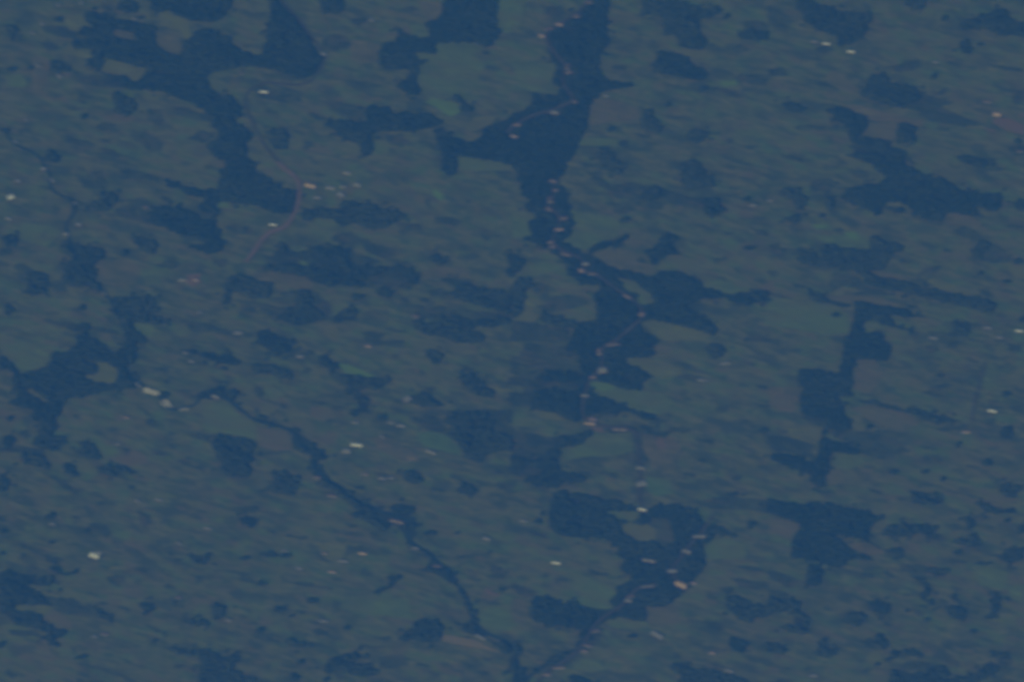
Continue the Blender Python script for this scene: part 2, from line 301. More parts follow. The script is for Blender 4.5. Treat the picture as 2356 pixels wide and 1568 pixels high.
SCRUB = """
22|100,20 540,60 640,120 620,440 560,640 180,620 60,330
11|60,900 300,940 560,1030 760,1070 1000,1070 1400,1070 1520,1040 1300,900 1000,840 840,700 500,690 240,690
11|1440,1240 1700,1250 2000,1290 2354,1330 2354,1380 1900,1390 1500,1350
11|340,1100 560,1120 700,1240 660,1340 420,1430 180,1360 340,1260
12|1640,620 1800,640 2100,630 2354,640 2354,760 2180,800 2100,700 1780,690
22|-5,130 240,200 260,300 100,330 -5,300
22|-5,470 170,480 180,600 -5,600
21|820,1010 960,980 1060,1090 1150,1220 1300,1240 1280,1350 1100,1400 900,1300
30|1240,960 1560,990 1800,1080 2000,1150 1800,1160 1500,1110
03|420,780 640,800 860,900 840,960 600,940 460,860
22|-5,830 200,850 420,900 400,1000 300,1080 150,1090 -5,1070
22|240,60 500,100 640,130 620,300 420,260 260,200
12|1400,690 1700,700 1720,840 1560,800
11|1000,660 1200,700 1300,780 1160,800 1000,740
31|700,1150 980,1080 1100,1120 900,1140
00|950,40 1010,50 1060,140 1030,165 980,110
00|1370,1000 1490,1010 1500,1160 1420,1170 1370,1090
00|360,400 440,390 530,430 520,465 430,450
00|400,240 600,250 700,300 720,360 560,340 430,290
00|680,700 900,690 1080,740 1100,800 900,790 720,760
00|1800,1230 1880,1210 1940,1230 1930,1290 1860,1310 1700,1270
00|1560,960 1720,1000 1900,1060 1960,1130 1800,1100 1640,1060
00|700,830 800,850 850,890 760,960 700,930
00|560,970 680,970 760,1010 700,1010 600,995
00|580,1250 760,1290 870,1330 850,1370 740,1340 610,1290
00|900,1270 1000,1290 1010,1315 920,1300
00|930,1350 1040,1380 1100,1430 1050,1450 960,1410
00|1190,1190 1330,1210 1470,1300 1470,1380 1380,1400 1270,1310
00|980,1130 1070,1150 1060,1180 900,1200 890,1170
10|880,180 960,175 1040,190 960,240 900,220
10|1310,90 1450,60 1490,90 1400,115
10|640,360 760,310 840,350 870,440 720,470 620,440
10|480,1030 620,1080 740,1110 700,1180 600,1110 470,1060
10|600,930 780,940 900,960 1010,990 1010,1110 880,1090 740,1040 660,990
10|1190,1240 1330,1230 1400,1290 1340,1360 1250,1320
10|420,1300 520,1300 530,1350 450,1360
10|870,740 1000,750 1180,800 1100,810 980,790
10|1960,1330 2150,1320 2250,1400 2200,1450 2050,1430
10|0,820 250,810 420,850 430,930 250,940 60,900
20|170,850 440,880 440,980 300,1000 200,960
20|2080,200 2250,190 2354,220 2354,300 2180,270
20|1950,410 2100,410 2190,460 2100,480 1990,450
20|1830,800 1950,810 2070,860 2110,910 2060,900 1960,850 1840,830
20|1150,1235 1260,1240 1250,1270 1170,1265
20|960,1290 1080,1300 1060,1360 980,1330
20|640,1500 700,1490 740,1530 680,1550
20|2140,1330 2240,1340 2230,1370 2160,1360
20|1950,1290 2040,1280 2030,1310 1960,1320
20|2080,690 2354,690 2354,780 2200,770 2090,730
20|940,600 1050,600 1060,640 960,640
20|300,60 450,50 470,130 400,170 310,140
30|0,60 120,100 200,180 160,290 80,280 0,200
30|430,460 540,430 600,450 540,485 440,480
30|2000,590 2150,610 2354,640 2354,665 2150,635
30|1660,570 1780,610 1740,630 1690,600
30|1300,560 1380,560 1420,620 1330,640 1200,660 1110,620
30|1340,850 1560,900 1700,940 1560,1000 1300,1010 1230,970
30|400,760 500,760 590,800 500,800
30|250,1170 370,1140 530,1180 400,1190 280,1190
30|1360,1030 1600,1020 1800,1080 1750,1120 1560,1080
30|2250,830 2354,820 2354,960 2270,960
30|80,1430 200,1430 330,1470 300,1490 140,1450
30|660,1480 740,1490 720,1510 670,1510
30|1500,850 1650,820 1600,870 1540,880
30|1560,1180 1660,1180 1640,1200 1570,1205
30|2220,1340 2354,1340 2354,1420 2260,1430
30|-5,640 150,640 200,690 60,700 -5,690
01|1180,260 1320,245 1420,310 1390,340 1380,420 1420,500 1250,455 1050,390 1050,360 1180,330
01|1110,0 1220,-5 1320,20 1480,60 1440,110 1280,80 1110,65
01|430,1020 560,1000 610,1040 620,1110 500,1110
01|0,720 80,700 100,770 0,780
01|120,880 220,860 330,920 420,960 280,960 150,920
01|400,1370 560,1380 740,1420 730,1480 600,1440 440,1400
01|820,1430 960,1450 1090,1490 1010,1500 860,1470
01|1950,820 2100,820 2080,880 2000,880
01|2200,1240 2354,1250 2354,1310 2240,1290
01|1700,1380 1860,1400 2000,1440 2160,1480 2354,1490 2354,1540 2150,1520 1950,1480 1760,1480
01|1540,820 1640,860 1600,900 1440,880 1420,860
01|190,560 400,540 470,570 400,610 260,600
01|1470,240 1560,240 1590,280 1500,280
01|640,270 700,300 690,420 620,500 610,560 580,530 590,470 650,400 640,330
01|2060,520 2280,510 2300,580 2180,590
01|930,-5 960,60 1000,140 960,160 770,160 760,90 800,20
11|1280,480 1500,490 1530,540 1400,560 1290,580 1340,540
11|1550,260 1620,270 1610,330 1550,310
11|1640,440 1800,430 1890,470 1840,510 1680,470
11|770,580 860,570 960,620 1060,640 960,680 830,690 700,640 690,610
11|380,570 420,580 430,640 400,610
11|580,680 640,660 750,700 620,700
11|70,780 160,800 160,890 90,880
11|1330,1150 1400,1170 1380,1210 1340,1190
11|1500,1170 1600,1180 1580,1220 1510,1200
11|1560,1100 1700,1080 1760,1140 1640,1150
11|980,1480 1100,1480 1200,1500 1150,1568 1000,1568
11|1180,1450 1300,1460 1400,1490 1260,1480
11|840,760 1060,800 1200,870 1240,910 1060,880 920,860
11|1000,950 1240,960 1400,1040 1300,1070 1150,1040 1000,1010
11|1650,950 1900,960 2000,1040 1860,1060 1700,1010
11|2080,600 2140,605 2130,640 2090,635
11|1900,270 1980,275 1960,310 1910,305
11|360,1080 200,1160 150,1180 250,1230 360,1200
11|0,1220 120,1230 280,1290 180,1340 60,1300
11|1290,560 1400,570 1330,600
21|700,20 780,10 860,110 940,150 1100,100 1200,140 1330,150 1500,200 1640,240 1820,260 1900,260 1920,320 1980,360 1880,400 1780,410 1740,340 1600,330 1420,290 1380,360 1240,340 1120,320 1070,400 960,380 900,310 1080,280 900,230 820,130
21|200,1020 330,1050 320,1110 200,1100
21|260,1250 400,1150 640,1160 730,1220 560,1260 400,1290 270,1290
21|1840,820 1960,790 2000,800 1860,860
21|2200,530 2340,560 2354,600 2240,580
21|2100,1540 2250,1520 2354,1530 2354,1568 2120,1568
21|0,1380 200,1400 400,1450 540,1470 520,1568 0,1568
21|1300,1230 1720,1180 1740,1260 1620,1330 1400,1340 1310,1300
21|1960,565 2040,565 2030,595 1970,590
21|1120,810 1200,800 1240,850 1160,860
21|2070,1180 2220,1220 2200,1250 2080,1240
31|390,130 450,80 560,80 640,110 620,150 560,190 420,200
31|740,0 880,0 930,50 860,80 760,50
31|580,550 670,530 710,550 640,570
31|780,355 850,350 890,375 820,378
31|30,680 90,650 100,720 240,720 300,700 380,720 320,770 80,790
31|660,950 800,960 860,1040 1000,1110 1110,1140 1040,1150 900,1100 740,1060 560,1100 540,1040
31|-5,1110 120,1140 230,1180 120,1170 -5,1135
31|1700,540 1820,510 1960,570 1990,640 1900,640 1780,600
31|1960,640 2120,690 2220,780 2200,840 2080,850 1970,820
31|2150,920 2220,940 2310,970 2200,950
31|1960,1100 2030,1090 2050,1160 1990,1150
31|1460,900 1560,880 1640,870 1440,960 1380,980
31|1590,735 1650,715 1700,735 1640,755
31|1170,810 1300,840 1290,855 1210,845
31|2200,505 2354,505 2354,525 2220,520
31|0,920 100,940 60,970 0,960
31|440,800 900,890 700,930 480,880
31|400,420 440,500 600,520 500,540
31|1060,340 1110,320 1240,330 1290,380 1180,400
31|180,1030 340,1060 360,1085 220,1060
31|1300,1000 1440,1010 1400,1040 1320,1040
31|1290,1250 1360,1180 1380,1210 1320,1270
02|180,850 260,810 290,880 220,890
02|1350,700 1430,710 1450,780 1380,800
02|1150,990 1200,990 1190,1060 1150,1080
02|450,1200 600,1280 640,1340 760,1370 720,1410 600,1360
02|860,1470 1000,1480 1100,1460 1040,1500 900,1500
02|1620,1110 1740,1060 1760,1130 1900,1170 1880,1190 1700,1140
02|1540,820 1610,840 1600,870 1560,870
02|1550,940 1610,950 1630,990 1570,990
02|1640,810 1850,850 1960,880 1960,920 1800,890
02|1480,40 1620,70 1590,90 1500,75
02|1620,170 1700,150 1800,220 1700,210
02|1350,240 1500,240 1580,270 1480,290
02|2040,0 2070,60 2150,100 2100,120 2020,60
02|1940,350 2060,360 2120,390 2000,390
02|2150,1530 2354,1510 2354,1568 2160,1568
02|1180,1330 1240,1320 1230,1360 1180,1355
02|650,680 700,670 725,700 680,710
02|850,1375 890,1380 885,1410 855,1405
02|1240,570 1300,590 1390,690 1340,680
02|1510,360 1550,355 1550,385 1515,385
02|0,980 200,970 420,1000 400,1040 200,1020 0,1010
02|1380,990 1480,1010 1560,1060 1440,1040
12|420,90 520,80 540,110 460,130
12|0,400 60,430 70,540 20,500
12|440,240 520,250 480,300 440,280
12|240,570 290,580 280,620 235,610
12|490,560 650,560 690,590 560,580
12|750,770 830,750 840,775 790,795
12|1240,530 1330,550 1310,570 1270,565
12|1250,620 1350,630 1470,660 1400,680 1300,660
12|1240,130 1310,120 1320,170 1270,180
12|1090,100 1180,110 1170,130 1120,125
12|1480,260 1560,270 1570,310 1500,290
12|1540,420 1640,430 1620,455 1570,460
12|1020,0 1360,0 1360,60 1240,50 1100,30
12|1850,210 1960,220 1980,290 1880,270
12|2230,380 2354,370 2354,430 2260,430
12|1520,780 1650,780 1740,830 1600,820
12|2180,770 2354,780 2354,860 2240,850
12|1080,1210 1180,1210 1200,1240 1100,1240
12|1600,1350 1740,1360 1730,1380 1620,1370
12|2170,1190 2270,1200 2260,1215 2180,1210
12|2230,1300 2354,1300 2354,1340 2250,1335
12|870,1340 1000,1320 1020,1350 940,1370
12|0,980 40,1030 200,1010 340,1010 200,1035 20,1045
12|2170,630 2280,640 2260,665 2180,660
12|200,150 350,130 300,180
12|690,600 800,600 830,640 720,640
22|-5,330 160,350 230,400 240,440 160,420 -5,400
22|200,200 460,250 600,300 460,290 260,290
22|-5,880 130,910 150,990 -5,960
22|720,1190 860,1200 1000,1230 960,1260 860,1230
22|1120,850 1170,860 1200,1000 1240,1080 1200,1130 1110,1130 1140,1000
22|1100,1340 1160,1330 1200,1460 1140,1500
22|1420,790 1700,800 1600,830 1440,830
22|1440,190 1580,200 1720,260 1860,300 1700,290 1540,240
22|1520,310 1660,310 1860,370 1700,380 1560,340
22|1890,595 1970,600 1985,635 1900,635
22|1540,440 1600,450 1600,495 1550,490
22|2250,405 2354,415 2354,440 2270,430
22|2270,580 2354,590 2354,610 2290,600
22|2150,190 2260,205 2250,225 2160,210
22|1700,895 1850,915 1840,940 1720,920
22|1590,1200 1660,1215 1650,1245 1600,1235
22|2000,1230 2090,1230 2090,1260 2020,1265
22|1700,1080 1780,1080 1770,1110 1710,1105
22|2060,700 2130,710 2150,770 2080,760
22|1700,1480 1850,1440 2100,1440 2354,1460 2354,1568 2060,1540 1820,1530
22|1430,730 1250,680 1350,760
22|0,1150 280,1170 260,1240 90,1260 0,1220
22|150,1300 380,1340 340,1390 160,1370
32|360,680 500,700 520,790 300,700
32|560,830 760,830 1000,850 1200,900 1300,1000 1100,1080 960,1080 850,1020 700,930
32|1010,820 1110,830 1100,855 1030,850
32|1240,870 1330,890 1310,910 1250,905
32|1440,960 1560,970 1540,995 1460,985
32|1560,400 1640,400 1630,425 1570,425
32|1400,460 1500,460 1600,500 1540,515
32|1480,40 1550,30 1540,110 1490,120
32|1800,140 1900,180 1970,205 1860,180
32|2060,550 2130,540 2110,570 2070,570
32|2200,600 2354,570 2354,660 2260,640
32|2000,740 2110,735 2100,760 2010,760
32|1390,1060 1500,1050 1600,1120 1420,1110
32|1180,1440 1260,1435 1240,1462 1190,1460
32|930,1350 1050,1390 1030,1400 940,1375
32|480,1375 600,1378 590,1395 490,1395
32|1800,1130 1960,1160 1940,1180 1820,1150
32|80,810 180,810 180,840 100,840
32|-5,860 240,900 420,960 400,1060 200,1010 40,1000
32|1550,800 1700,790 1840,770 1830,800 1620,820
32|1640,10 1780,10 1760,50 1640,45
32|2200,30 2354,40 2354,90 2220,80
32|900,1150 990,1150 980,1170 910,1165
32|1880,480 1960,480 1950,500 1890,500
03|70,1090 200,1100 330,1100 380,1140 240,1140 100,1130
03|780,110 920,120 1010,150 1010,210 960,240 910,200
03|670,50 740,50 730,75 680,70
03|1050,285 1095,285 1095,315 1060,315
03|180,390 235,385 235,430 190,430
03|-8,40 60,40 60,90 -8,90
03|270,495 330,490 335,510 290,520
03|140,270 280,330 340,370 230,330
03|980,600 1100,600 1140,540 1170,540 1140,620 1080,690 1000,650
03|1200,500 1400,540 1360,560 1220,530
03|1620,430 1710,435 1700,450 1630,448
03|1530,370 1600,370 1590,405 1545,400
03|1900,370 1970,380 1960,405 1910,400
03|1940,530 2100,540 2260,560 2354,620 2354,660 2230,640 2220,580
03|1500,690 1540,670 1610,700 1570,705
03|1800,600 1860,600 1860,650 1790,670
03|760,930 860,880 850,960 790,960
03|1100,870 1200,890 1180,915 1120,900
03|900,820 1040,850 1030,865 920,840
03|580,840 660,840 650,865 600,865
03|790,850 860,845 850,875 800,870
03|1350,1030 1480,1090 1470,1110 1360,1060
03|660,1240 700,1240 690,1320 660,1310
03|1580,1400 1700,1420 1680,1450 1600,1430
03|780,1430 830,1490 800,1505 770,1470
03|1080,1480 1180,1510 1240,1568 1180,1568
03|80,1440 130,1500 110,1530 75,1490
03|700,1530 780,1545 800,1568 720,1568
03|880,1410 1000,1455 980,1470 890,1435
03|1560,790 1700,800 1720,880 1600,870
03|1700,900 1760,1000 1680,980
03|1460,1080 1540,1150 1500,1165
03|1300,0 1380,40 1340,160 1300,120
03|400,390 600,440 560,500 430,460
13|1790,405 1900,410 2100,380 2190,360 2160,400 2000,415 1880,425
13|820,100 940,135 910,155 830,130
13|830,200 900,200 890,220 840,220
13|1030,195 1110,195 1110,225 1040,220
13|280,655 400,650 540,670 640,690 720,710 560,695 400,670
13|270,210 440,240 430,255 290,228
13|90,160 160,180 165,200 100,180
13|520,1005 650,1012 640,1025 540,1025
13|550,1090 660,1100 650,1130 570,1125
13|740,1505 810,1520 800,1545 745,1535
13|1150,1320 1360,1330 1400,1350 1320,1440 1140,1440
13|1460,1385 1610,1420 1600,1437 1480,1405
13|2120,530 2180,480 2300,560 2354,600 2200,600
13|690,615 750,620 745,640 700,635
13|380,915 430,915 430,935 390,932
13|900,330 1000,310 1070,350 980,365
13|600,425 650,430 640,450 600,445
13|1150,1150 1250,1140 1240,1180 1160,1180
13|950,1215 1080,1240 1250,1235 1120,1260 980,1240
13|240,1190 90,1165 180,1200
13|2120,1350 2200,1350 2180,1375 2130,1370
13|1900,1390 2000,1410 1990,1430 1920,1420
13|1600,1470 1720,1490 1680,1520 1610,1500
13|2050,1460 2150,1470 2140,1510 2060,1510
23|700,1060 820,1060 800,1180 720,1260 600,1310 480,1400 380,1420 300,1480 200,1500 250,1440 400,1330 560,1270 640,1180
23|1920,700 2040,690 2040,740 1930,740
23|1590,990 1740,1005 1940,1020 1960,1080 1880,1100 1800,1040 1620,1020
23|2160,680 2300,690 2280,720 2180,705
23|2020,500 2180,500 2354,550 2200,540
23|1830,70 1900,70 1920,110 1850,110
23|300,325 440,340 430,355 320,345
23|500,305 560,290 570,315 520,325
23|260,580 340,570 340,600 270,605
23|700,510 780,550 900,580 780,590 710,560
23|400,620 530,620 520,645 410,640
23|520,1290 560,1310 520,1330
23|0,640 120,700 240,740 200,790 60,760 0,700
23|1440,1390 1560,1400 1700,1410 1560,1440
23|2000,610 2200,640 2354,650 2354,700 2100,680
23|1830,1400 1960,1420 1900,1450 1840,1440
23|160,180 340,200 300,240 180,215
23|1480,1290 1560,1330 1520,1350
33|1440,250 1560,210 1640,230 1640,260
33|1660,435 1820,455 1810,475 1680,455
33|1940,40 2010,35 2010,65 1950,65
33|1030,540 1100,560 1200,610 1100,610
33|1110,695 1190,700 1190,730 1130,725
33|1250,755 1320,760 1310,780 1260,778
33|750,1140 900,1210 1010,1260 960,1255 860,1210
33|870,1440 960,1450 940,1480 880,1475
33|2100,1360 2260,1390 2200,1410 2110,1395
33|70,1420 200,1440 180,1500 120,1480
33|330,1425 420,1440 400,1460 340,1450
33|70,1530 240,1540 200,1568 80,1568
33|0,540 160,580 280,640 200,700 0,600
33|0,720 150,740 180,790 0,800
33|1560,800 1680,830 1640,870 1540,850
33|1700,690 1770,700 1760,715 1710,710
33|1100,1480 1300,1380 1500,1390 1480,1430 1300,1460
33|1640,120 1720,110 1790,170 1700,180
33|2120,285 2200,280 2190,310 2130,305
33|600,500 800,560 1000,580 900,620 700,560
33|1580,1220 1700,1230 1690,1250 1600,1245
33|1050,1010 1150,1045 1130,1060 1060,1035
33|1200,490 1400,490 1540,540 1420,560 1220,530
33|2030,730 2150,740 2140,780 2040,770
33|1340,880 1420,920 1400,960 1350,930
"""

# kind: g green, b bright green, o olive, m mauve-brown, p pale straw, t teal grass, k pinkish bare soil
FIELDS = """
k|30|1970,915 2060,925 2050,950 1980,945
k|30|2150,1120 2300,1180 2354,1190 2354,1240 2180,1200
k|30|2000,1180 2080,1190 2070,1215 2010,1205
k|30|2290,1050 2354,1040 2354,1090 2310,1080
o|00|960,530 1090,570 1220,600 1340,630 1330,700 1290,740 1220,760 1150,700 1040,700 910,650
m|00|1040,270 1220,305 1265,385 1130,355 1030,315
o|00|600,130 770,130 780,200 840,240 900,268 760,240 720,290 640,270 600,200
o|00|690,460 830,470 850,520 780,545 690,510
o|00|1450,120 1540,100 1660,155 1740,190 1760,330 1700,370 1680,300 1600,250 1450,240
m|00|1440,270 1560,290 1650,330 1680,440 1620,505 1510,480 1445,420
m|00|280,520 390,520 460,560 440,680 440,800 360,860 270,850 290,700
g|00|40,690 200,690 260,760 240,810 60,790
m|00|860,1040 1000,1060 1260,1080 1180,1130 960,1110
m|10|880,375 1000,370 1140,410 1110,500 1100,570 1000,585 880,540 870,450
g|10|1490,640 1620,555 1660,500 1660,398 1900,390 2060,405 2100,445 2030,520 2110,600 2010,800 1900,880 1800,900 1640,925 1520,870 1480,760
b|10|1545,935 1640,915 1760,930 1850,955 1855,1020 1800,1070 1720,1020 1620,970
g|10|1070,1280 1200,1290 1260,1340 1200,1420 1080,1420
g|10|1400,230 1540,225 1590,300 1575,355 1480,360 1420,320
g|10|1460,485 1630,495 1600,550 1500,555
m|10|1500,20 1700,20 1710,100 1640,200 1560,200 1540,120
o|10|2000,1080 2260,1060 2200,1120 2060,1190 1960,1150
g|10|1840,1440 2000,1450 2150,1475 2354,1520 2354,1568 1900,1568
g|10|2220,-5 2354,-5 2354,300 2260,300 2210,200
g|20|-5,-5 120,0 110,150 90,250 0,220
g|20|-5,560 160,600 380,580 400,640 370,740 430,860 300,860 180,840 60,780
o|20|1540,430 1700,470 1900,500 1860,540 1680,530 1600,500
b|20|1880,745 2060,740 2090,780 1960,800
m|20|740,910 960,930 1160,990 1180,1100 960,1120 720,1150 710,1030
g|20|640,1280 800,1270 1000,1290 960,1340 760,1340 620,1340
m|30|650,950 860,970 1040,1030 1220,1060 1440,1110 1380,1160 1210,1125 1000,1120 930,1100 780,1020
m|30|930,1130 1190,1140 1190,1220 1170,1290 1100,1290 900,1260 850,1270 880,1200
m|30|540,680 640,640 720,720 820,820 760,860 640,810 560,760
k|30|2080,1090 2220,1090 2354,1150 2354,1220 2200,1210 2080,1130
k|30|2060,1040 2130,1030 2160,1060 2090,1070
g|01|200,480 460,500 560,560 500,640 420,690 200,640 180,540
m|01|900,820 1200,820 1290,900 1280,1000 1150,1060 960,1040 890,1000 890,880
g|01|1290,950 1420,900 1500,960 1480,1040 1360,1060
k|01|1740,960 1850,930 1840,1010 1860,1025 1780,1070 1720,1030
o|01|570,1150 720,1170 740,1210 640,1210
g|01|1240,1400 1340,1400 1440,1430 1400,1530 1300,1500 1210,1460
m|01|540,370 640,330 640,400 600,460 540,440
b|01|2000,290 2100,290 2100,340 2000,340
b|11|1630,180 1680,170 1720,230 1710,280 1650,250
b|11|410,840 470,830 490,870 430,870
g|11|300,700 420,690 480,720 400,750 330,740
g|11|560,440 720,450 760,510 640,560 540,540
m|11|0,950 120,940 440,970 540,1060 500,1110 360,1080 180,1040 0,1010
m|11|1530,920 1700,890 1900,900 2000,1000 1800,980 1650,1000 1540,990
g|11|1060,860 1180,850 1220,880 1100,880
k|11|1430,1320 1500,1320 1520,1350 1450,1350
g|21|-5,380 190,385 200,440 150,480 170,580 120,625 -5,620
g|21|520,360 900,420 1010,500 980,560 940,630 760,680 680,740 560,690 440,640 540,600 570,500
m|21|770,760 1000,720 1120,740 1180,850 1280,870 1280,950 1150,950 960,900 830,850
g|21|1320,870 1420,840 1480,880 1400,910 1310,900
g|21|970,980 1060,1000 1160,1020 1200,1090 1300,1150 1310,1210 1240,1240 1150,1220 1150,1140 1060,1090 1010,1040
g|21|1740,1040 1900,1000 2100,1080 2050,1140 1900,1110 1750,1065
o|21|1210,1390 1360,1380 1700,1460 1820,1500 1780,1560 1400,1560 1300,1500
g|21|80,900 260,860 440,860 500,880 420,930 160,980 60,960
o|21|130,1160 250,1180 200,1300 260,1330 200,1400 60,1380 110,1300
g|31|440,600 640,590 900,620 930,740 760,715 520,665
b|31|700,570 820,560 850,620 840,640 740,620
b|31|400,500 500,495 560,520 460,540
o|31|2210,890 2354,890 2354,1000 2260,985
m|31|920,920 1060,930 1240,960 1330,1010 1180,1005 1010,985
m|31|560,1165 760,1140 1000,1170 1250,1240 1100,1245 900,1215 780,1200 620,1195
g|31|0,1160 240,1190 520,1240 740,1330 740,1500 500,1510 200,1440 -5,1420
m|31|1640,390 1780,400 1930,440 1960,500 1800,500 1660,500
o|31|1520,980 1700,1050 1900,1120 1860,1150 1640,1120 1460,1030
o|31|1080,290 1220,295 1280,330 1100,330
g|02|-5,30 200,20 460,100 440,190 340,260 200,280 60,180
o|02|690,150 860,180 960,190 1060,250 1095,310 1050,400 900,388 740,340 760,310 890,310 890,215
o|02|240,440 300,440 370,500 440,550 430,590 380,540 270,500
g|02|900,960 1060,960 1120,1020 960,1050
g|02|1870,560 2090,550 2200,680 2354,760 2354,900 2100,850 1900,840 1860,760
m|02|1000,1080 1240,1000 1360,1060 1380,1120 1200,1150
b|12|760,200 860,220 980,270 1090,320 1050,335 920,312 800,285
o|12|620,1140 680,1190 720,1260 860,1330 1010,1380 960,1395 800,1320 700,1270
t|12|1480,850 1640,830 1780,880 1880,980 1880,1050 1700,1000 1560,960
m|12|1080,880 1240,890 1500,1060 1480,1110 1350,1100 1120,1000
m|12|520,600 680,610 740,700 600,740 500,680
p|12|1380,1060 1480,1070 1470,1100 1390,1105
o|12|2060,1340 2200,1340 2190,1400 2080,1400
g|12|80,420 200,440 260,480 200,520 90,500
m|12|0,790 150,810 300,830 330,920 340,1000 180,1010 0,960
g|22|740,380 900,395 970,430 1060,445 1200,460 1420,500 1500,560 1400,680 1300,660 1110,630 1030,580 900,530 745,490
g|22|660,920 760,850 920,850 1090,850 1110,930 1100,1020 900,1060 700,1060 470,1100 470,1040 600,960
m|22|1210,870 1500,880 1560,1000 1500,1180 1300,1190 1250,1060 1200,960
k|22|1310,920 1400,900 1420,980 1350,990
k|22|720,790 800,790 840,840 760,830
o|22|1050,160 1200,160 1400,180 1540,260 1600,300 1420,340 1300,320 1200,265 1080,210
t|22|1240,1240 1450,1280 1500,1400 1300,1420 1220,1350
m|22|1300,50 1450,30 1500,80 1400,130 1320,120
o|22|240,640 400,660 500,730 400,730 260,690
g|22|0,720 200,700 320,760 200,790 0,780
b|22|740,370 880,390 960,430 860,460 750,440
m|32|830,165 980,175 1080,260 1000,420 900,480 790,430 810,280
m|32|860,590 1000,600 1180,640 1340,690 1400,760 1260,830 1060,790 900,700 760,620
m|32|0,420 260,420 310,480 280,540 240,660 120,640 0,560
g|32|620,1020 840,1050 900,1100 760,1180 620,1180 590,1100
m|32|540,1180 700,1190 760,1290 560,1330
o|32|140,800 460,800 500,880 450,930 220,890
g|32|2000,200 2100,230 2120,420 1980,460 1960,360
o|03|250,660 340,690 460,740 560,770 520,790 420,780 340,740
o|03|130,860 300,855 440,880 440,920 360,945 300,945 210,915 110,915
m|03|380,990 480,900 620,960 700,1080 620,1085 480,1060 400,1030
g|03|1040,180 1200,180 1180,260 1080,240
o|03|980,500 1160,495 1160,540 1000,540
m|03|1120,680 1300,690 1300,790 1140,780
o|03|560,640 800,620 780,680 600,680
p|13|1720,1130 1860,1150 2000,1180 2110,1220 2240,1290 2160,1280 1960,1240 1800,1210 1700,1180
k|13|2110,690 2180,740 2260,770 2200,785 2120,750
g|13|820,790 980,770 1400,800 1420,980 1200,960 900,920 760,880
o|13|590,300 740,270 840,320 800,470 640,440 600,360
g|13|2050,860 2354,860 2354,1100 2150,1090 2060,1040
g|23|560,560 760,620 960,700 950,760 890,830 930,880 820,910 700,880 560,840 660,760 580,660
m|23|1240,870 1400,880 1500,840 1560,1000 1400,1060 1240,1020
g|23|920,980 1020,970 1130,1010 1220,1010 1260,1060 1100,1080 900,1060
scrub|23|1240,60 1450,60 1480,150 1500,280 1400,330 1300,290 1240,240 1250,140
o|23|1000,120 1060,100 1150,120 1250,110 1330,170 1310,260 1230,280 1140,285 1060,240 1010,190
g|23|810,-5 1180,-5 1170,60 1110,100 960,60
g|23|1750,340 1850,260 2000,240 2120,300 2160,440 1980,430 1800,440
g|23|560,1400 640,1350 760,1360 860,1450 720,1480 560,1460
m|23|-5,800 140,800 160,970 60,1000 -5,960
m|33|0,60 220,90 280,120 260,180 180,210 0,200
m|33|760,290 900,280 1060,360 1080,390 900,400 780,350
o|33|960,100 1060,95 1080,140 1030,190 950,200
g|33|1880,500 2080,510 2200,560 2180,720 1960,680 1860,580
g|33|2180,680 2354,680 2354,840 2240,800
o|33|900,1300 1030,1280 1060,1330 1000,1390 900,1380
"""

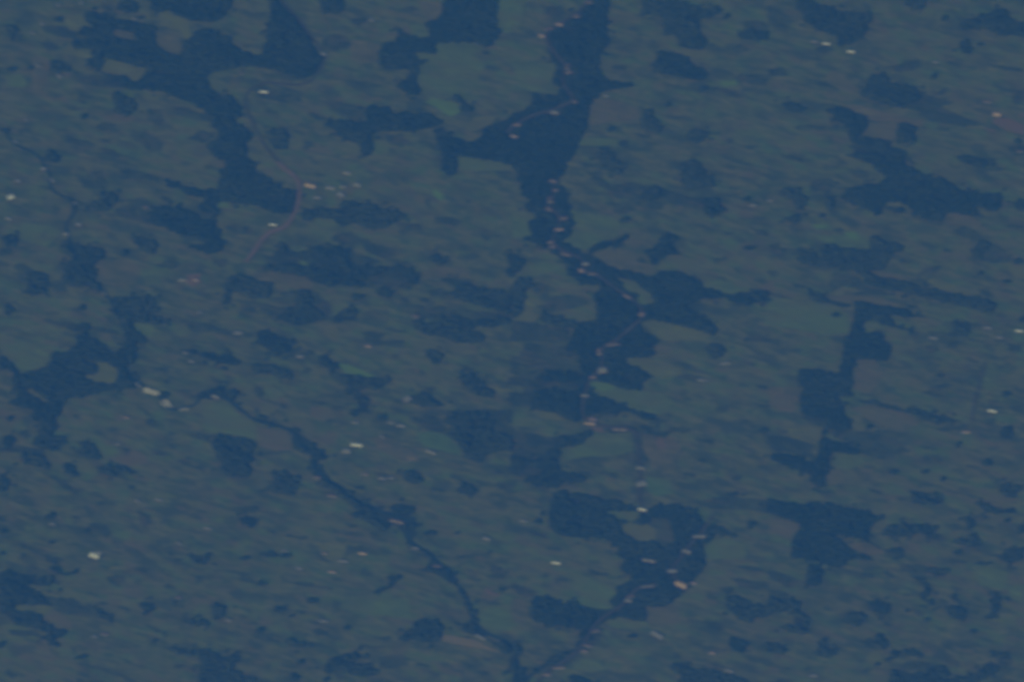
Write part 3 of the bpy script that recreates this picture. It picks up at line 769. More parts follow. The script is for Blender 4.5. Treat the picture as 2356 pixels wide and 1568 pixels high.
# tile x y length width(px of the tile sheet) angle(deg, clockwise in the picture) colour
# colour: W bright white, w pale, g grey, p pinkish, o tan/orange tile
BUILDINGS = """
00 390 215 40 22 20 g
00 300 295 36 20 40 g
00 550 695 60 34 35 g
00 345 600 60 20 30 g
00 745 20 44 22 30 g
00 540 42 38 22 40 g
00 1235 172 50 20 25 g
00 140 1300 50 18 40 w
00 400 1545 56 34 10 w
00 235 1095 40 20 35 g
00 2220 668 44 20 55 p
10 625 495 60 26 25 w
10 70 842 90 28 5 W
10 1065 180 60 16 25 g
20 700 18 90 30 -5 p
20 590 142 66 36 0 p
20 435 222 80 34 5 p
20 335 262 90 32 -12 p
20 275 325 70 40 15 p
20 512 610 50 60 20 p
20 520 662 60 24 -10 p
20 390 1030 84 30 4 w
20 575 928 54 22 20 p
20 40 1145 90 26 -4 p
20 20 1250 70 26 15 p
20 860 875 60 20 5 g
30 430 380 70 18 8 w
30 535 402 84 20 8 W
30 762 472 84 22 6 W
30 1540 565 60 16 8 g
30 2020 930 70 22 5 p
30 2105 1050 80 44 10 o
30 2320 1385 60 22 8 p
01 95 240 70 50 -25 W
01 165 90 60 24 10 w
01 75 435 56 20 20 w
01 482 85 50 16 55 w
01 690 295 44 16 20 g
01 722 490 66 30 10 w
01 610 578 54 22 15 w
01 958 1125 46 16 50 g
01 1680 1000 84 20 4 w
01 1340 330 50 40 20 p
01 1800 1000 60 30 10 p
01 1835 1297 44 14 20 g
01 2190 1482 90 34 5 g
11 500 135 120 44 14 o
11 685 152 90 30 8 w
11 838 15 80 26 10 w
11 930 122 66 38 10 w
11 785 215 76 48 30 w
11 562 245 76 26 4 w
11 795 140 70 14 8 g
11 155 495 76 20 8 W
11 1465 1332 60 30 10 p
21 375 95 80 30 10 p
21 395 178 60 20 0 p
21 355 265 70 60 0 p
21 335 345 74 40 10 p
21 470 432 80 30 -8 p
21 430 540 90 26 -4 p
21 355 655 70 22 0 p
21 378 690 60 34 5 p
21 500 768 110 20 18 p
21 675 855 70 34 0 w
21 640 915 60 34 20 p
21 740 945 100 16 4 p
21 1060 1155 100 20 25 p
21 1195 1315 60 46 15 p
21 2215 312 70 16 5 g
31 2020 1440 80 16 5 w
31 2310 1470 76 16 4 W
31 2130 1525 70 22 5 g
31 1520 1530 90 16 8 g
31 20 270 60 16 5 g
02 1280 408 50 18 35 g
02 1980 505 80 26 20 w
02 1690 617 90 20 -8 w
02 1160 695 70 22 8 p
02 1080 940 50 18 5 g
02 1705 102 44 26 15 g
02 1760 180 60 26 15 g
02 1460 1452 80 20 12 w
02 1265 1462 60 18 35 g
12 405 137 80 24 8 w
12 925 950 120 30 6 W
12 832 1000 80 44 4 w
12 1385 525 80 60 -30 w
12 1332 770 80 18 8 w
12 910 740 70 14 6 g
12 1240 742 70 14 4 g
12 1157 1257 84 18 6 w
12 1245 1250 64 14 4 g
12 1610 1015 110 20 22 w
12 1005 1217 60 20 6 p
12 1035 42 60 26 15 p
12 560 1245 80 24 5 p
12 700 1412 100 28 10 p
12 1160 870 50 18 35 g
22 930 25 130 22 -2 p
22 805 95 60 60 -10 p
22 830 258 90 56 -6 w
22 740 328 70 30 0 p
22 668 498 80 26 4 w
22 742 712 80 50 10 p
22 715 755 110 22 6 o
22 990 802 150 20 2 p
22 1182 1160 80 28 6 w
22 1190 1300 96 56 -20 w
22 1200 1545 90 26 12 W
22 1750 352 110 18 6 g
22 1960 195 100 16 -4 g
32 2062 637 92 24 10 W
32 1820 830 90 20 0 p
03 868 398 100 50 18 W
03 912 372 64 24 10 w
03 480 112 56 18 15 w
03 1910 150 76 20 12 w
03 1645 285 50 20 40 g
03 2100 992 60 18 15 g
03 868 1142 50 12 10 g
03 1640 785 70 14 5 p
03 960 1118 80 24 10 p
13 1290 85 140 16 12 p
13 1465 335 60 18 15 w
13 980 385 84 22 8 o
13 2120 245 76 18 15 w
13 400 520 66 14 12 w
13 700 550 76 18 6 p
13 270 355 60 12 6 g
13 800 450 110 14 6 g
13 2065 1148 120 24 25 g
13 620 1000 90 12 4 g
13 1660 497 70 14 4 p
13 630 380 50 14 6 p
23 1718 225 140 24 -2 w
23 1605 362 90 30 14 w
23 1470 542 100 36 0 w
23 1555 668 130 54 24 o
23 1670 655 60 22 10 p
23 1255 445 140 20 8 w
23 1245 685 140 20 -3 g
23 1085 775 80 26 -10 p
23 1065 812 70 32 0 w
23 405 470 90 18 8 W
23 105 80 80 18 15 g
23 1340 1128 140 46 30 w
23 2000 1460 90 20 15 w
23 700 1227 90 26 10 p
23 665 1278 70 26 5 p
23 430 1432 120 20 -4 p
23 320 1495 80 26 0 p
23 770 1092 80 30 -10 p
23 1840 1295 60 16 5 p
33 420 1500 70 10 0 g
"""

# polylines in the pixels of the whole picture reduced to 2356 x 1568
ROADS = """
farm_track|3.2|640,-6 690,50 720,90 742,122 750,140 735,165 715,190 690,198 650,195 610,190 575,205 560,235 575,270 600,325 640,375
hill_road|8|640,375 650,385 683,410 690,430 688,465 675,500 655,525 620,535 600,555 585,580 565,605
village_lane|5.5|1362,-6 1325,35 1285,57 1252,78 1262,105 1285,135 1305,157 1290,180 1300,205 1325,233 1290,245 1270,258 1230,264 1190,285 1165,308
village_lane|5.5|1272,412 1272,440 1268,465 1262,480 1290,497 1283,525 1268,555 1275,567 1300,582 1325,590 1345,605 1338,625 1365,629 1390,645 1425,672 1450,685 1475,710 1480,728 1470,740 1440,765 1415,787 1390,795 1382,815 1385,850 1365,865 1350,890 1345,910 1338,940 1345,965 1365,975 1400,983 1440,985 1460,992 1470,1010 1468,1040 1472,1075 1475,1110 1468,1140 1478,1167
village_lane|5|1640,1185 1612,1231 1600,1240 1578,1265 1560,1290 1545,1310 1555,1335
village_lane|5|1510,1345 1470,1350 1445,1375 1430,1395 1395,1415 1365,1440 1345,1480 1310,1515 1260,1545 1230,1575
farm_track|4|2267,835 2257,872 2242,925 2235,970
"""
STREAM = "0,300 15,300 18,320 32,332 50,342 72,350 88,360 98,375 104,392 107,392 117,407 113,425 120,440 140,452 160,458 172,465 172,497 152,512 150,525 157,537 160,557 190,620 240,672 270,720 285,760 296,784 290,840 297,865 320,882 335,895 357,905 370,917 380,932 400,947 410,940 430,937 450,932 462,915 490,907 512,915 535,925 550,940 567,955 589,970 625,977 660,987 680,1000 690,1020 715,1040 735,1055 720,1075 735,1090 760,1110 790,1130 810,1150 835,1160 860,1172 900,1185 930,1195 950,1205 935,1225 940,1245 975,1265 1000,1285 1030,1310 1050,1345 1075,1375 1085,1410 1092,1435 1120,1460 1180,1480 1195,1530 1190,1575"
GLINTS = """
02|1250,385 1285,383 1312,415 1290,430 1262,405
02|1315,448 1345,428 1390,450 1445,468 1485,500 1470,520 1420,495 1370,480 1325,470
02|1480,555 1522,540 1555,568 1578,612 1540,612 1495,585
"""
# ------------------------------------------------------------ picture to ground
PW, PH = 2356.0, 1568.0
TX = (0.0, 589.0, 1178.0, 1767.0)
TY = (0.0, 392.3, 784.5, 1175.7)
ZF = 3.9966
HALF = math.tan(HFOV / 2)
AX_R = np.array([1.0, 0.0, 0.0])
AX_F = np.array([0.0, math.cos(DEPR), -math.sin(DEPR)])
AX_U = np.array([0.0, math.sin(DEPR), math.cos(DEPR)])
PX_M = WIDTH / PW                               # metres per picture pixel mid-frame


def ground_point(p, z=0.0):
    p = np.atleast_2d(np.asarray(p, float))
    u = (p[:, 0] / PW * 2 - 1) * HALF
    v = (1 - p[:, 1] / PH * 2) * HALF * PH / PW
    d = AX_F[None] + u[:, None] * AX_R[None] + v[:, None] * AX_U[None]
    t = (z - CAM[2]) / d[:, 2]
    return CAM[None] + d * t[:, None]


def picture_point(w):
    r = np.asarray(w, float) - CAM[None]
    f = r @ AX_F
    return np.stack([((r @ AX_R) / f / HALF + 1) * PW / 2,
                     (1 - (r @ AX_U) / f / HALF * PW / PH) * PH / 2], 1)


def tile_points(tile, text):
    pts = np.array([[float(a) for a in q.split(',')] for q in text.split()])
    return np.array([TX[int(tile[0])], TY[int(tile[1])]]) + pts / ZF


def chaikin(p, n=2, closed=True):
    for _ in range(n):
        if closed:
            q = np.roll(p, -1, 0)
            a, b = p * .75 + q * .25, p * .25 + q * .75
            p = np.stack([a, b], 1).reshape(-1, 2)
        else:
            a, b = p[:-1] * .75 + p[1:] * .25, p[:-1] * .25 + p[1:] * .75
            p = np.concatenate([p[:1], np.stack([a, b], 1).reshape(-1, 2), p[-1:]])
    return p


def resample(p, step, closed=True):
    q = np.concatenate([p, p[:1]]) if closed else p
    s = np.concatenate([[0], np.cumsum(np.hypot(*np.diff(q, axis=0).T))])
    n = max(6, int(s[-1] / step))
    t = np.linspace(0, s[-1], n, endpoint=not closed)
    return np.stack([np.interp(t, s, q[:, 0]), np.interp(t, s, q[:, 1])], 1)


def cut_edges(p, step):
    """Keep every corner, add points along the edges between."""
    out = []
    for a, b in zip(p, np.roll(p, -1, 0)):
        n = max(1, int(np.hypot(*(b - a)) / step))
        out += [a + (b - a) * i / n for i in range(n)]
    return np.array(out)


def ragged(p, amount):
    """Uneven edge: runs of points pushed in and out along the plough lines, a little across them."""
    n = len(p)
    k = RNG.normal(0, 1, n) + 1.0 * np.repeat(RNG.normal(0, 1, n // 3 + 1), 3)[:n]
    k = (k + .6 * np.roll(k, 1)) / 1.6
    d = np.stack([k, k * .2 + RNG.normal(0, .25, n)], 1)
    return p + d * amount


def inside(poly, x, y):
    c = np.zeros(x.shape, bool)
    x1, y1 = poly[-1]
    for x2, y2 in poly:
        if y1 != y2:
            hit = ((y1 > y) != (y2 > y)) & (x < (x2 - x1) * (y - y1) / (y2 - y1) + x1)
            c ^= hit
        x1, y1 = x2, y2
    return c


PAD = 60
RASTER = np.zeros((int(PH) + 2 * PAD, int(PW) + 2 * PAD), np.int16)   # which wood covers this spot
OPEN = np.zeros_like(RASTER)                                        # fields, roads and yards without trees


def paint(poly, value, raster=None):
    raster = RASTER if raster is None else raster
    x0, y0 = np.floor(poly.min(0)).astype(int) + PAD
    x1, y1 = np.ceil(poly.max(0)).astype(int) + PAD + 1
    x0, y0 = max(x0, 0), max(y0, 0)
    x1, y1 = min(x1, RASTER.shape[1]), min(y1, RASTER.shape[0])
    if x1 <= x0 or y1 <= y0:
        return
    yy, xx = np.mgrid[y0:y1, x0:x1]
    raster[y0:y1, x0:x1][inside(poly, xx - PAD + .5, yy - PAD + .5)] = value


def look_up(w, raster=None):
    raster = RASTER if raster is None else raster
    q = np.floor(picture_point(w)).astype(int) + PAD
    ok = (q[:, 0] >= 0) & (q[:, 1] >= 0) & (q[:, 0] < RASTER.shape[1]) & (q[:, 1] < RASTER.shape[0])
    r = np.zeros(len(q), np.int16)
    r[ok] = raster[q[ok, 1], q[ok, 0]]
    return r


def poly_area(p):
    return .5 * abs(np.dot(p[:, 0], np.roll(p[:, 1], -1)) - np.dot(p[:, 1], np.roll(p[:, 0], -1)))


# ------------------------------------------------------------------ materials
STRIP_TURN = math.radians(-19.0)


def land_material(name, base, second, third, rough, amount=1.0, streak=0.5, part=1.0, mosaic=False):
    """Ground cover: slow drift between two colours, strips of a third along the plough lines, fine grain."""
    m = bpy.data.materials.new(name)
    m.use_nodes = True
    t = m.node_tree
    b = t.nodes["Principled BSDF"]
    b.inputs["Roughness"].default_value = 0.95
    b.inputs["Specular IOR Level"].default_value = 0.1
    geo = t.nodes.new("ShaderNodeNewGeometry")
    turn = t.nodes.new("ShaderNodeMapping")
    turn.inputs["Rotation"].default_value = (0, 0, -STRIP_TURN)
    t.links.new(geo.outputs["Position"], turn.inputs["Vector"])

    def noise(scale, detail, seed, lo, hi):
        mp = t.nodes.new("ShaderNodeMapping")
        mp.inputs["Scale"].default_value = scale
        mp.inputs["Location"].default_value = (seed, seed * 1.7, 0)
        t.links.new(turn.outputs["Vector"], mp.inputs["Vector"])
        n = t.nodes.new("ShaderNodeTexNoise")
        n.inputs["Scale"].default_value = 1.0
        n.inputs["Detail"].default_value = detail
        n.inputs["Roughness"].default_value = 0.55
        t.links.new(mp.outputs["Vector"], n.inputs["Vector"])
        r = t.nodes.new("ShaderNodeMapRange")
        r.inputs["From Min"].default_value = lo
        r.inputs["From Max"].default_value = hi
        t.links.new(n.outputs["Fac"], r.inputs["Value"])
        return r.outputs["Result"]

    def mix(fac, a, col, k):
        mu = t.nodes.new("ShaderNodeMath")
        mu.operation = 'MULTIPLY'
        mu.inputs[1].default_value = k
        t.links.new(fac, mu.inputs[0])
        x = t.nodes.new("ShaderNodeMix")
        x.data_type = 'RGBA'
        t.links.new(mu.outputs[0], x.inputs[0])
        if isinstance(a, tuple):
            x.inputs[6].default_value = (*a, 1)
        else:
            t.links.new(a, x.inputs[6])
        x.inputs[7].default_value = (*col, 1)
        return x.outputs[2]

    c = mix(noise((1 / 130, 1 / 80, 1), 3, 3.1, .42, .58), base, second, amount)
    c = mix(noise((1 / 70, 1 / 30, 1), 3, 8.4, .48, .62), c, third, amount * part)
    wide = noise((1 / 300, 1 / 220, 1), 3, 6.2, .36, .56)       # some districts are rougher than others
    if mosaic:                                                  # small fields side by side, each under its own crop
        for sc, seed, k in (((1 / 55, 1 / 24, 1), 2.0, .75), ((1 / 22, 1 / 10, 1), 7.0, .6)):
            mp = t.nodes.new("ShaderNodeMapping")
            mp.inputs["Scale"].default_value = sc
            mp.inputs["Location"].default_value = (seed, seed * .6, 0)
            wob = t.nodes.new("ShaderNodeVectorMath")
            wob.operation = 'ADD'
            wn = t.nodes.new("ShaderNodeTexNoise")
            wn.inputs["Scale"].default_value = 0.05
            t.links.new(geo.outputs["Position"], wn.inputs["Vector"])
            ws = t.nodes.new("ShaderNodeVectorMath")
            ws.operation = 'SCALE'
            ws.inputs["Scale"].default_value = 14.0
            t.links.new(wn.outputs["Color"], ws.inputs[0])
            t.links.new(turn.outputs["Vector"], wob.inputs[0])
            t.links.new(ws.outputs["Vector"], wob.inputs[1])
            t.links.new(wob.outputs["Vector"], mp.inputs["Vector"])
            vo = t.nodes.new("ShaderNodeTexVoronoi")
            vo.distance = 'CHEBYCHEV'
            vo.voronoi_dimensions = '2D'
            vo.inputs["Scale"].default_value = 1.0
            vo.inputs["Randomness"].default_value = 0.85
            t.links.new(mp.outputs["Vector"], vo.inputs["Vector"])
            sp = t.nodes.new("ShaderNodeSeparateColor")
            t.links.new(vo.outputs["Color"], sp.inputs["Color"])
            rp = t.nodes.new("ShaderNodeValToRGB")
            rp.color_ramp.interpolation = 'CONSTANT'
            el = rp.color_ramp.elements
            stops = [(0.0, base), (.22, second), (.42, OLIVE), (.55, base), (.68, third), (.8, tuple(q * 1.15 for q in base)), (.88, rough)]
            while len(el) < len(stops):
                el.new(.5)
            for e, (pos, col) in zip(el, stops):
                e.position = pos
                e.color = (*col, 1)
            t.links.new(sp.outputs[0], rp.inputs["Fac"])
            x = t.nodes.new("ShaderNodeMix")
            x.data_type = 'RGBA'
            x.inputs[0].default_value = k
            t.links.new(c, x.inputs[6])
            t.links.new(rp.outputs["Color"], x.inputs[7])
            c = x.outputs[2]

    def gated(fac):
        gate = t.nodes.new("ShaderNodeMath")
        gate.operation = 'MULTIPLY'
        t.links.new(wide, gate.inputs[0])
        t.links.new(fac, gate.inputs[1])
        return gate.outputs[0]
    c = mix(gated(noise((1 / 60, 1 / 28, 1), 5, 1.9, .48, .62)), c, rough, streak)
    c = mix(noise((1 / 24, 1 / 13, 1), 4, 5.5, .56, .67), c, rough, streak * .55)
    c = mix(noise((1 / 80, 1 / 8, 1), 2, 14.7, .54, .64), c, rough, streak * .6)
    c = mix(gated(noise((1 / 10, 1 / 6, 1), 3, 4.2, .54, .64)), c, rough, streak * .8)
    c = mix(noise((1 / 40, 1 / 12, 1), 3, 11.3, .55, .7), c, tuple(min(1, q * 1.3) for q in base), amount)
    t.links.new(c, b.inputs["Base Color"])
    return m


def plain_material(name, color, rough=0.9, vary=0.25, scale=0.3, spec=0.1):
    m = bpy.data.materials.new(name)
    m.use_nodes = True
    t = m.node_tree
    b = t.nodes["Principled BSDF"]
    b.inputs["Roughness"].default_value = rough
    b.inputs["Specular IOR Level"].default_value = spec
    geo = t.nodes.new("ShaderNodeNewGeometry")
    n = t.nodes.new("ShaderNodeTexNoise")
    n.inputs["Scale"].default_value = scale
    n.inputs["Detail"].default_value = 3
    t.links.new(geo.outputs["Position"], n.inputs["Vector"])
    x = t.nodes.new("ShaderNodeMix")
    x.data_type = 'RGBA'
    t.links.new(n.outputs["Fac"], x.inputs[0])
    x.inputs[6].default_value = (*[min(1, c * (1 - vary)) for c in color], 1)
    x.inputs[7].default_value = (*[min(1, c * (1 + vary)) for c in color], 1)
    t.links.new(x.outputs[2], b.inputs["Base Color"])
    return m


def leaf_material(name, dark, light):
    """Foliage: each crown has its own tint (vertex attribute) with clumps of lighter leaves."""
    m = bpy.data.materials.new(name)
    m.use_nodes = True
    t = m.node_tree
    b = t.nodes["Principled BSDF"]
    b.inputs["Roughness"].default_value = 0.8
    b.inputs["Specular IOR Level"].default_value = 0.15
    at = t.nodes.new("ShaderNodeAttribute")
    at.attribute_name = "tint"
    geo = t.nodes.new("ShaderNodeNewGeometry")
    n = t.nodes.new("ShaderNodeTexNoise")
    n.inputs["Scale"].default_value = 0.5
    n.inputs["Detail"].default_value = 2
    t.links.new(geo.outputs["Position"], n.inputs["Vector"])
    mu = t.nodes.new("ShaderNodeMath")
    mu.operation = 'MULTIPLY_ADD'
    mu.inputs[1].default_value = 0.7
    t.links.new(at.outputs["Fac"], mu.inputs[0])
    sc = t.nodes.new("ShaderNodeMath")
    sc.operation = 'MULTIPLY_ADD'
    sc.inputs[1].default_value = 0.6
    sc.inputs[2].default_value = -0.2
    t.links.new(n.outputs["Fac"], sc.inputs[0])
    t.links.new(sc.outputs[0], mu.inputs[2])
    x = t.nodes.new("ShaderNodeMix")
    x.data_type = 'RGBA'
    t.links.new(mu.outputs[0], x.inputs[0])
    x.inputs[6].default_value = (*dark, 1)
    x.inputs[7].default_value = (*light, 1)
    t.links.new(x.outputs[2], b.inputs["Base Color"])
    return m


ROUGH = (0.054, 0.066, 0.028)
TAN = (0.123, 0.121, 0.039)
GREEN = (0.102, 0.146, 0.029)
OLIVE = (0.128, 0.138, 0.03)
MAUVE = (0.134, 0.106, 0.048)
M = {
    'ground': land_material("mixed_farmland", TAN, GREEN, MAUVE, ROUGH, 0.85, 0.9, 0.45, mosaic=True),
    'scrub': land_material("rough_pasture", (0.058, 0.066, 0.029), (0.084, 0.096, 0.031), (0.098, 0.084, 0.038), (0.03, 0.04, 0.02), 0.85, 0.8),
    'g': land_material("green_crop", (0.114, 0.152, 0.03), (0.12, 0.138, 0.036), (0.134, 0.122, 0.045), ROUGH, 0.6, 0.35),
    'b': land_material("bright_green_crop", (0.12, 0.195, 0.022), (0.125, 0.18, 0.026), (0.12, 0.16, 0.032), GREEN, 0.5, 0.3),
    'o': land_material("olive_meadow", (0.14, 0.15, 0.026), (0.145, 0.14, 0.03), (0.135, 0.12, 0.04), ROUGH, 0.6, 0.35),
    'm': land_material("fallow_soil", (0.136, 0.117, 0.046), (0.128, 0.12, 0.042), (0.144, 0.11, 0.052), ROUGH, 0.8, 0.5),
    'p': land_material("pale_stubble", (0.2, 0.155, 0.075), (0.19, 0.155, 0.075), (0.175, 0.145, 0.07), TAN, 0.6, 0.3),
    't': land_material("teal_pasture", (0.098, 0.152, 0.04), (0.1, 0.155, 0.038), (0.112, 0.135, 0.045), ROUGH, 0.6, 0.3),
    'k': land_material("bare_red_soil", (0.165, 0.104, 0.065), (0.155, 0.108, 0.06), (0.175, 0.108, 0.07), MAUVE, 0.7, 0.6),
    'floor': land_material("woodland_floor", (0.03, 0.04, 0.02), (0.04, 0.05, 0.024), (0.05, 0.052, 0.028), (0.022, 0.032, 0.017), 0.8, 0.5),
    'leaf': leaf_material("broadleaf_foliage", (0.02, 0.034, 0.015), (0.068, 0.082, 0.034)),
    'leaf_light': leaf_material("shrub_foliage", (0.04, 0.056, 0.022), (0.07, 0.088, 0.036)),
    'bark': plain_material("bark", (0.06, 0.045, 0.03), 0.95, 0.3, 2.0),
    'road': plain_material("reddish_gravel", (0.172, 0.112, 0.082), 0.95, 0.25, 0.08),
    'lane': plain_material("worn_lane", (0.078, 0.066, 0.047), 0.95, 0.35, 0.05),
    'yard': plain_material("trodden_yard", (0.096, 0.074, 0.056), 0.95, 0.35, 0.15),
    'water': plain_material("stream_water", (0.03, 0.045, 0.045), 0.15, 0.2, 0.05, 0.5),
    'glint': plain_material("pale_water_glint", (0.5, 0.47, 0.43), 0.9, 0.3, 0.4),  # pale colour standing in for glints on the stream
    'wall': plain_material("rendered_wall", (0.42, 0.39, 0.33), 0.9, 0.12, 0.6),
    'wall_dark': plain_material("timber_wall", (0.16, 0.12, 0.085), 0.9, 0.2, 0.8),
    'glass': plain_material("window_glass", (0.03, 0.035, 0.04), 0.1, 0.1, 1.0, 0.5),
    'door': plain_material("painted_door", (0.13, 0.08, 0.05), 0.7, 0.15, 1.0),
    'brick': plain_material("chimney_brick", (0.26, 0.13, 0.09), 0.9, 0.2, 2.0),
    'W': plain_material("white_metal_roof", (0.6, 0.61, 0.64), 0.55, 0.1, 0.35, 0.3),
    'w': plain_material("pale_roof", (0.215, 0.212, 0.225), 0.75, 0.15, 0.35),
    'gr': plain_material("grey_roof", (0.165, 0.165, 0.175), 0.8, 0.15, 0.35),
    'pk': plain_material("faded_tile_roof", (0.19, 0.138, 0.122), 0.85, 0.18, 0.35),
    'pk1': plain_material("weathered_tile_roof", (0.135, 0.102, 0.09), 0.85, 0.18, 0.35),
    'pk2': plain_material("light_tile_roof", (0.28, 0.205, 0.185), 0.85, 0.18, 0.35),
    'or': plain_material("tan_tile_roof", (0.46, 0.33, 0.22), 0.8, 0.15, 0.35),
}
ROOF_OF = {'W': 'W', 'w': 'w', 'g': 'gr', 'p': 'pk', 'o': 'or'}


# -------------------------------------------------------------------- objects
def link(name, mesh, parent=None):
    o = bpy.data.objects.new(name, mesh)
    COL.objects.link(o)
    if parent is not None:
        o.parent = parent
    return o


def thing(name, loc, rz=0.0):
    o = bpy.data.objects.new(name, None)
    o.empty_display_size = 2
    o.location = loc
    o.rotation_euler = (0, 0, rz)
    COL.objects.link(o)
    return o


def tag(o, label, cat, group=None, kind=None):
    o["label"] = label
    o["category"] = cat
    if group:
        o["group"] = group
    if kind:
        o["kind"] = kind


def mesh_from(name, verts, faces, mats, smooth=False):
    me = bpy.data.meshes.new(name)
    me.from_pydata([tuple(v) for v in verts], [], faces)
    for m in mats:
        me.materials.append(m)
    if smooth:
        me.polygons.foreach_set("use_smooth", [True] * len(me.polygons))
    me.update()
    return me


SHEETS = []                 # boxes of the sheets laid so far, with their levels


def sheet_level(xy):
    a, b = xy.min(0) - 2, xy.max(0) + 2
    lv = 1
    for (c, d, l) in SHEETS:
        if a[0] < d[0] and b[0] > c[0] and a[1] < d[1] and b[1] > c[1]:
            lv = max(lv, l + 1)
    SHEETS.append((a, b, lv))
    return 0.12 * lv


def sheet_parts(outlines):
    """Flat plots of ground, each with a short skirt down into the earth."""
    verts, faces = [], []
    for p in outlines:
        xy = ground_point(p)[:, :2]
        z = sheet_level(xy)
        n = len(xy)
        o = xy.mean(0)
        res = delaunay_2d_cdt([Vector((a - o[0], b - o[1])) for a, b in xy], [], [list(range(n))], 1, 1e-4)
        pts, tris = res[0], res[2]
        k, m = len(verts), len(pts)
        verts += [(q.x + o[0], q.y + o[1], z) for q in pts] + [(q.x + o[0], q.y + o[1], -0.3) for q in pts]
        count = {}
        for tri in tris:
            tri = list(tri)
            s = sum(pts[tri[i]].x * pts[tri[(i + 1) % len(tri)]].y - pts[tri[i]].y * pts[tri[(i + 1) % len(tri)]].x for i in range(len(tri)))
            if s < 0:
                tri = tri[::-1]
            faces.append([k + i for i in tri])
            for i in range(len(tri)):
                e = (tri[i], tri[(i + 1) % len(tri)])
                count[e] = 1
        for (i, j) in count:
            if (j, i) not in count:
                faces.append([k + i, k + m + i, k + m + j, k + j])
    return verts, faces


def outline(tile, text, rag=0.8, step=6.0, grow=0.0):
    p = tile_points(tile, text)
    if grow:                                    # push every corner outward before rounding it off
        e = np.roll(p, -1, 0) - np.roll(p, 1, 0)
        e /= np.maximum(np.linalg.norm(e, axis=1), 1e-6)[:, None]
        sg = np.sign(np.dot(p[:, 0], np.roll(p[:, 1], -1)) - np.dot(p[:, 1], np.roll(p[:, 0], -1)))
        p = p + sg * grow * np.stack([e[:, 1], -e[:, 0]], 1)
    return ragged(cut_edges(p, step), rag)


# ---- ground
GX = 30000.0
ticks = np.concatenate([np.linspace(-GX, -2000, 8), np.linspace(-1500, 1500, 13), np.linspace(2000, GX, 8)])
n = len(ticks)
gv = [(x, y, 0.0) for y in ticks for x in ticks]
gf = [[j * n + i, j * n + i + 1, (j + 1) * n + i + 1, (j + 1) * n + i] for j in range(n - 1) for i in range(n - 1)]
ground = link("ground", mesh_from("ground", gv, gf, [M['ground']]))
ground["kind"] = "structure"

# ---- rough pasture, then crops and meadows
scrub_outlines = []
for line in SCRUB.strip().splitlines():
    t, text = line.split('|')
    p = outline(t, text, 3.2, 4.0, grow=1.5)
    scrub_outlines.append(p)
    o = link("rough_pasture", mesh_from("rough_pasture", *sheet_parts([p]), [M['scrub']]))
    o["kind"] = "structure"

# ---- woods: read outlines, decide wood / copse / lone tree
woods = {}
auto = 0
for line in WOODS.strip().splitlines():
    wid, t, text = line.split('|')
    if not wid:
        auto += 1
        wid = f"#{auto}"
    woods.setdefault(wid, []).append(outline(t, text, 1.9, 3.5, grow=-2.2 if wid == 'creek' else 0.4))
for k, (wid, polys) in enumerate(woods.items()):
    for p in polys:
        paint(p, k + 1)
wood_ids = list(woods)
stats = {}
for wid, polys in woods.items():
    area = sum(poly_area(p) for p in polys) * PX_M ** 2 / math.sin(DEPR)
    allp = np.concatenate(polys)
    w = np.array([poly_area(p) for p in polys])
    cen = (np.array([p.mean(0) for p in polys]) * w[:, None]).sum(0) / w.sum()
    stats[wid] = (area, cen, allp.min(0), allp.max(0))

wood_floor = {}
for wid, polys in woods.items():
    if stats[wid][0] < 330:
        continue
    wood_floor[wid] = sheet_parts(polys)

for line in FIELDS.strip().splitlines():
    kind, t, text = line.split('|')
    p = outline(t, text, 2.0, 5.0)
    o = link("field", mesh_from("field", *sheet_parts([p]), [M[kind]]))
    o["kind"] = "structure"
    # clearings cut into a wood keep the trees off
    small = p.mean(0) + (p - p.mean(0)) * 0.96
    paint(small, 1, OPEN)

# ---- roads, lanes and the stream
def ribbon(line, width, jitter=0.0):
    p = resample(chaikin(line, 2, False), 6.0, False)
    xy = ground_point(p)[:, :2]
    tan = np.gradient(xy, axis=0)
    tan /= np.linalg.norm(tan, axis=1)[:, None]
    nor = np.stack([-tan[:, 1], tan[:, 0]], 1)
    wd = width / 2 * (1 + jitter * RNG.normal(0, 1, len(xy)))
    return xy, nor, wd


def ribbon_object(name, line, width, mat, jitter, clear):
    xy, nor, wd = ribbon(line, width, jitter)
    a, b = xy + nor * wd[:, None], xy - nor * wd[:, None]
    z = 3.4
    verts, faces = [], []
    n = len(xy)
    crown = xy
    for i in range(n):
        verts += [(*a[i], z - 2.6), (*a[i], z), (*crown[i], z + .12), (*b[i], z), (*b[i], z - 2.6)]
    for i in range(n - 1):
        for j in range(4):
            faces.append([5 * i + j, 5 * i + j + 1, 5 * i + 5 + j + 1, 5 * i + 5 + j])
    o = link(name, mesh_from(name, verts, faces, [mat]))
    o["kind"] = "structure"
    c1 = np.concatenate([xy + nor * clear, (xy - nor * clear)[::-1]])
    paint(picture_point(np.concatenate([c1, np.full((len(c1), 1), z)], 1)), 1, OPEN)
    return o


def polyline(text):
    return np.array([[float(a) for a in q.split(',')] for q in text.split()])


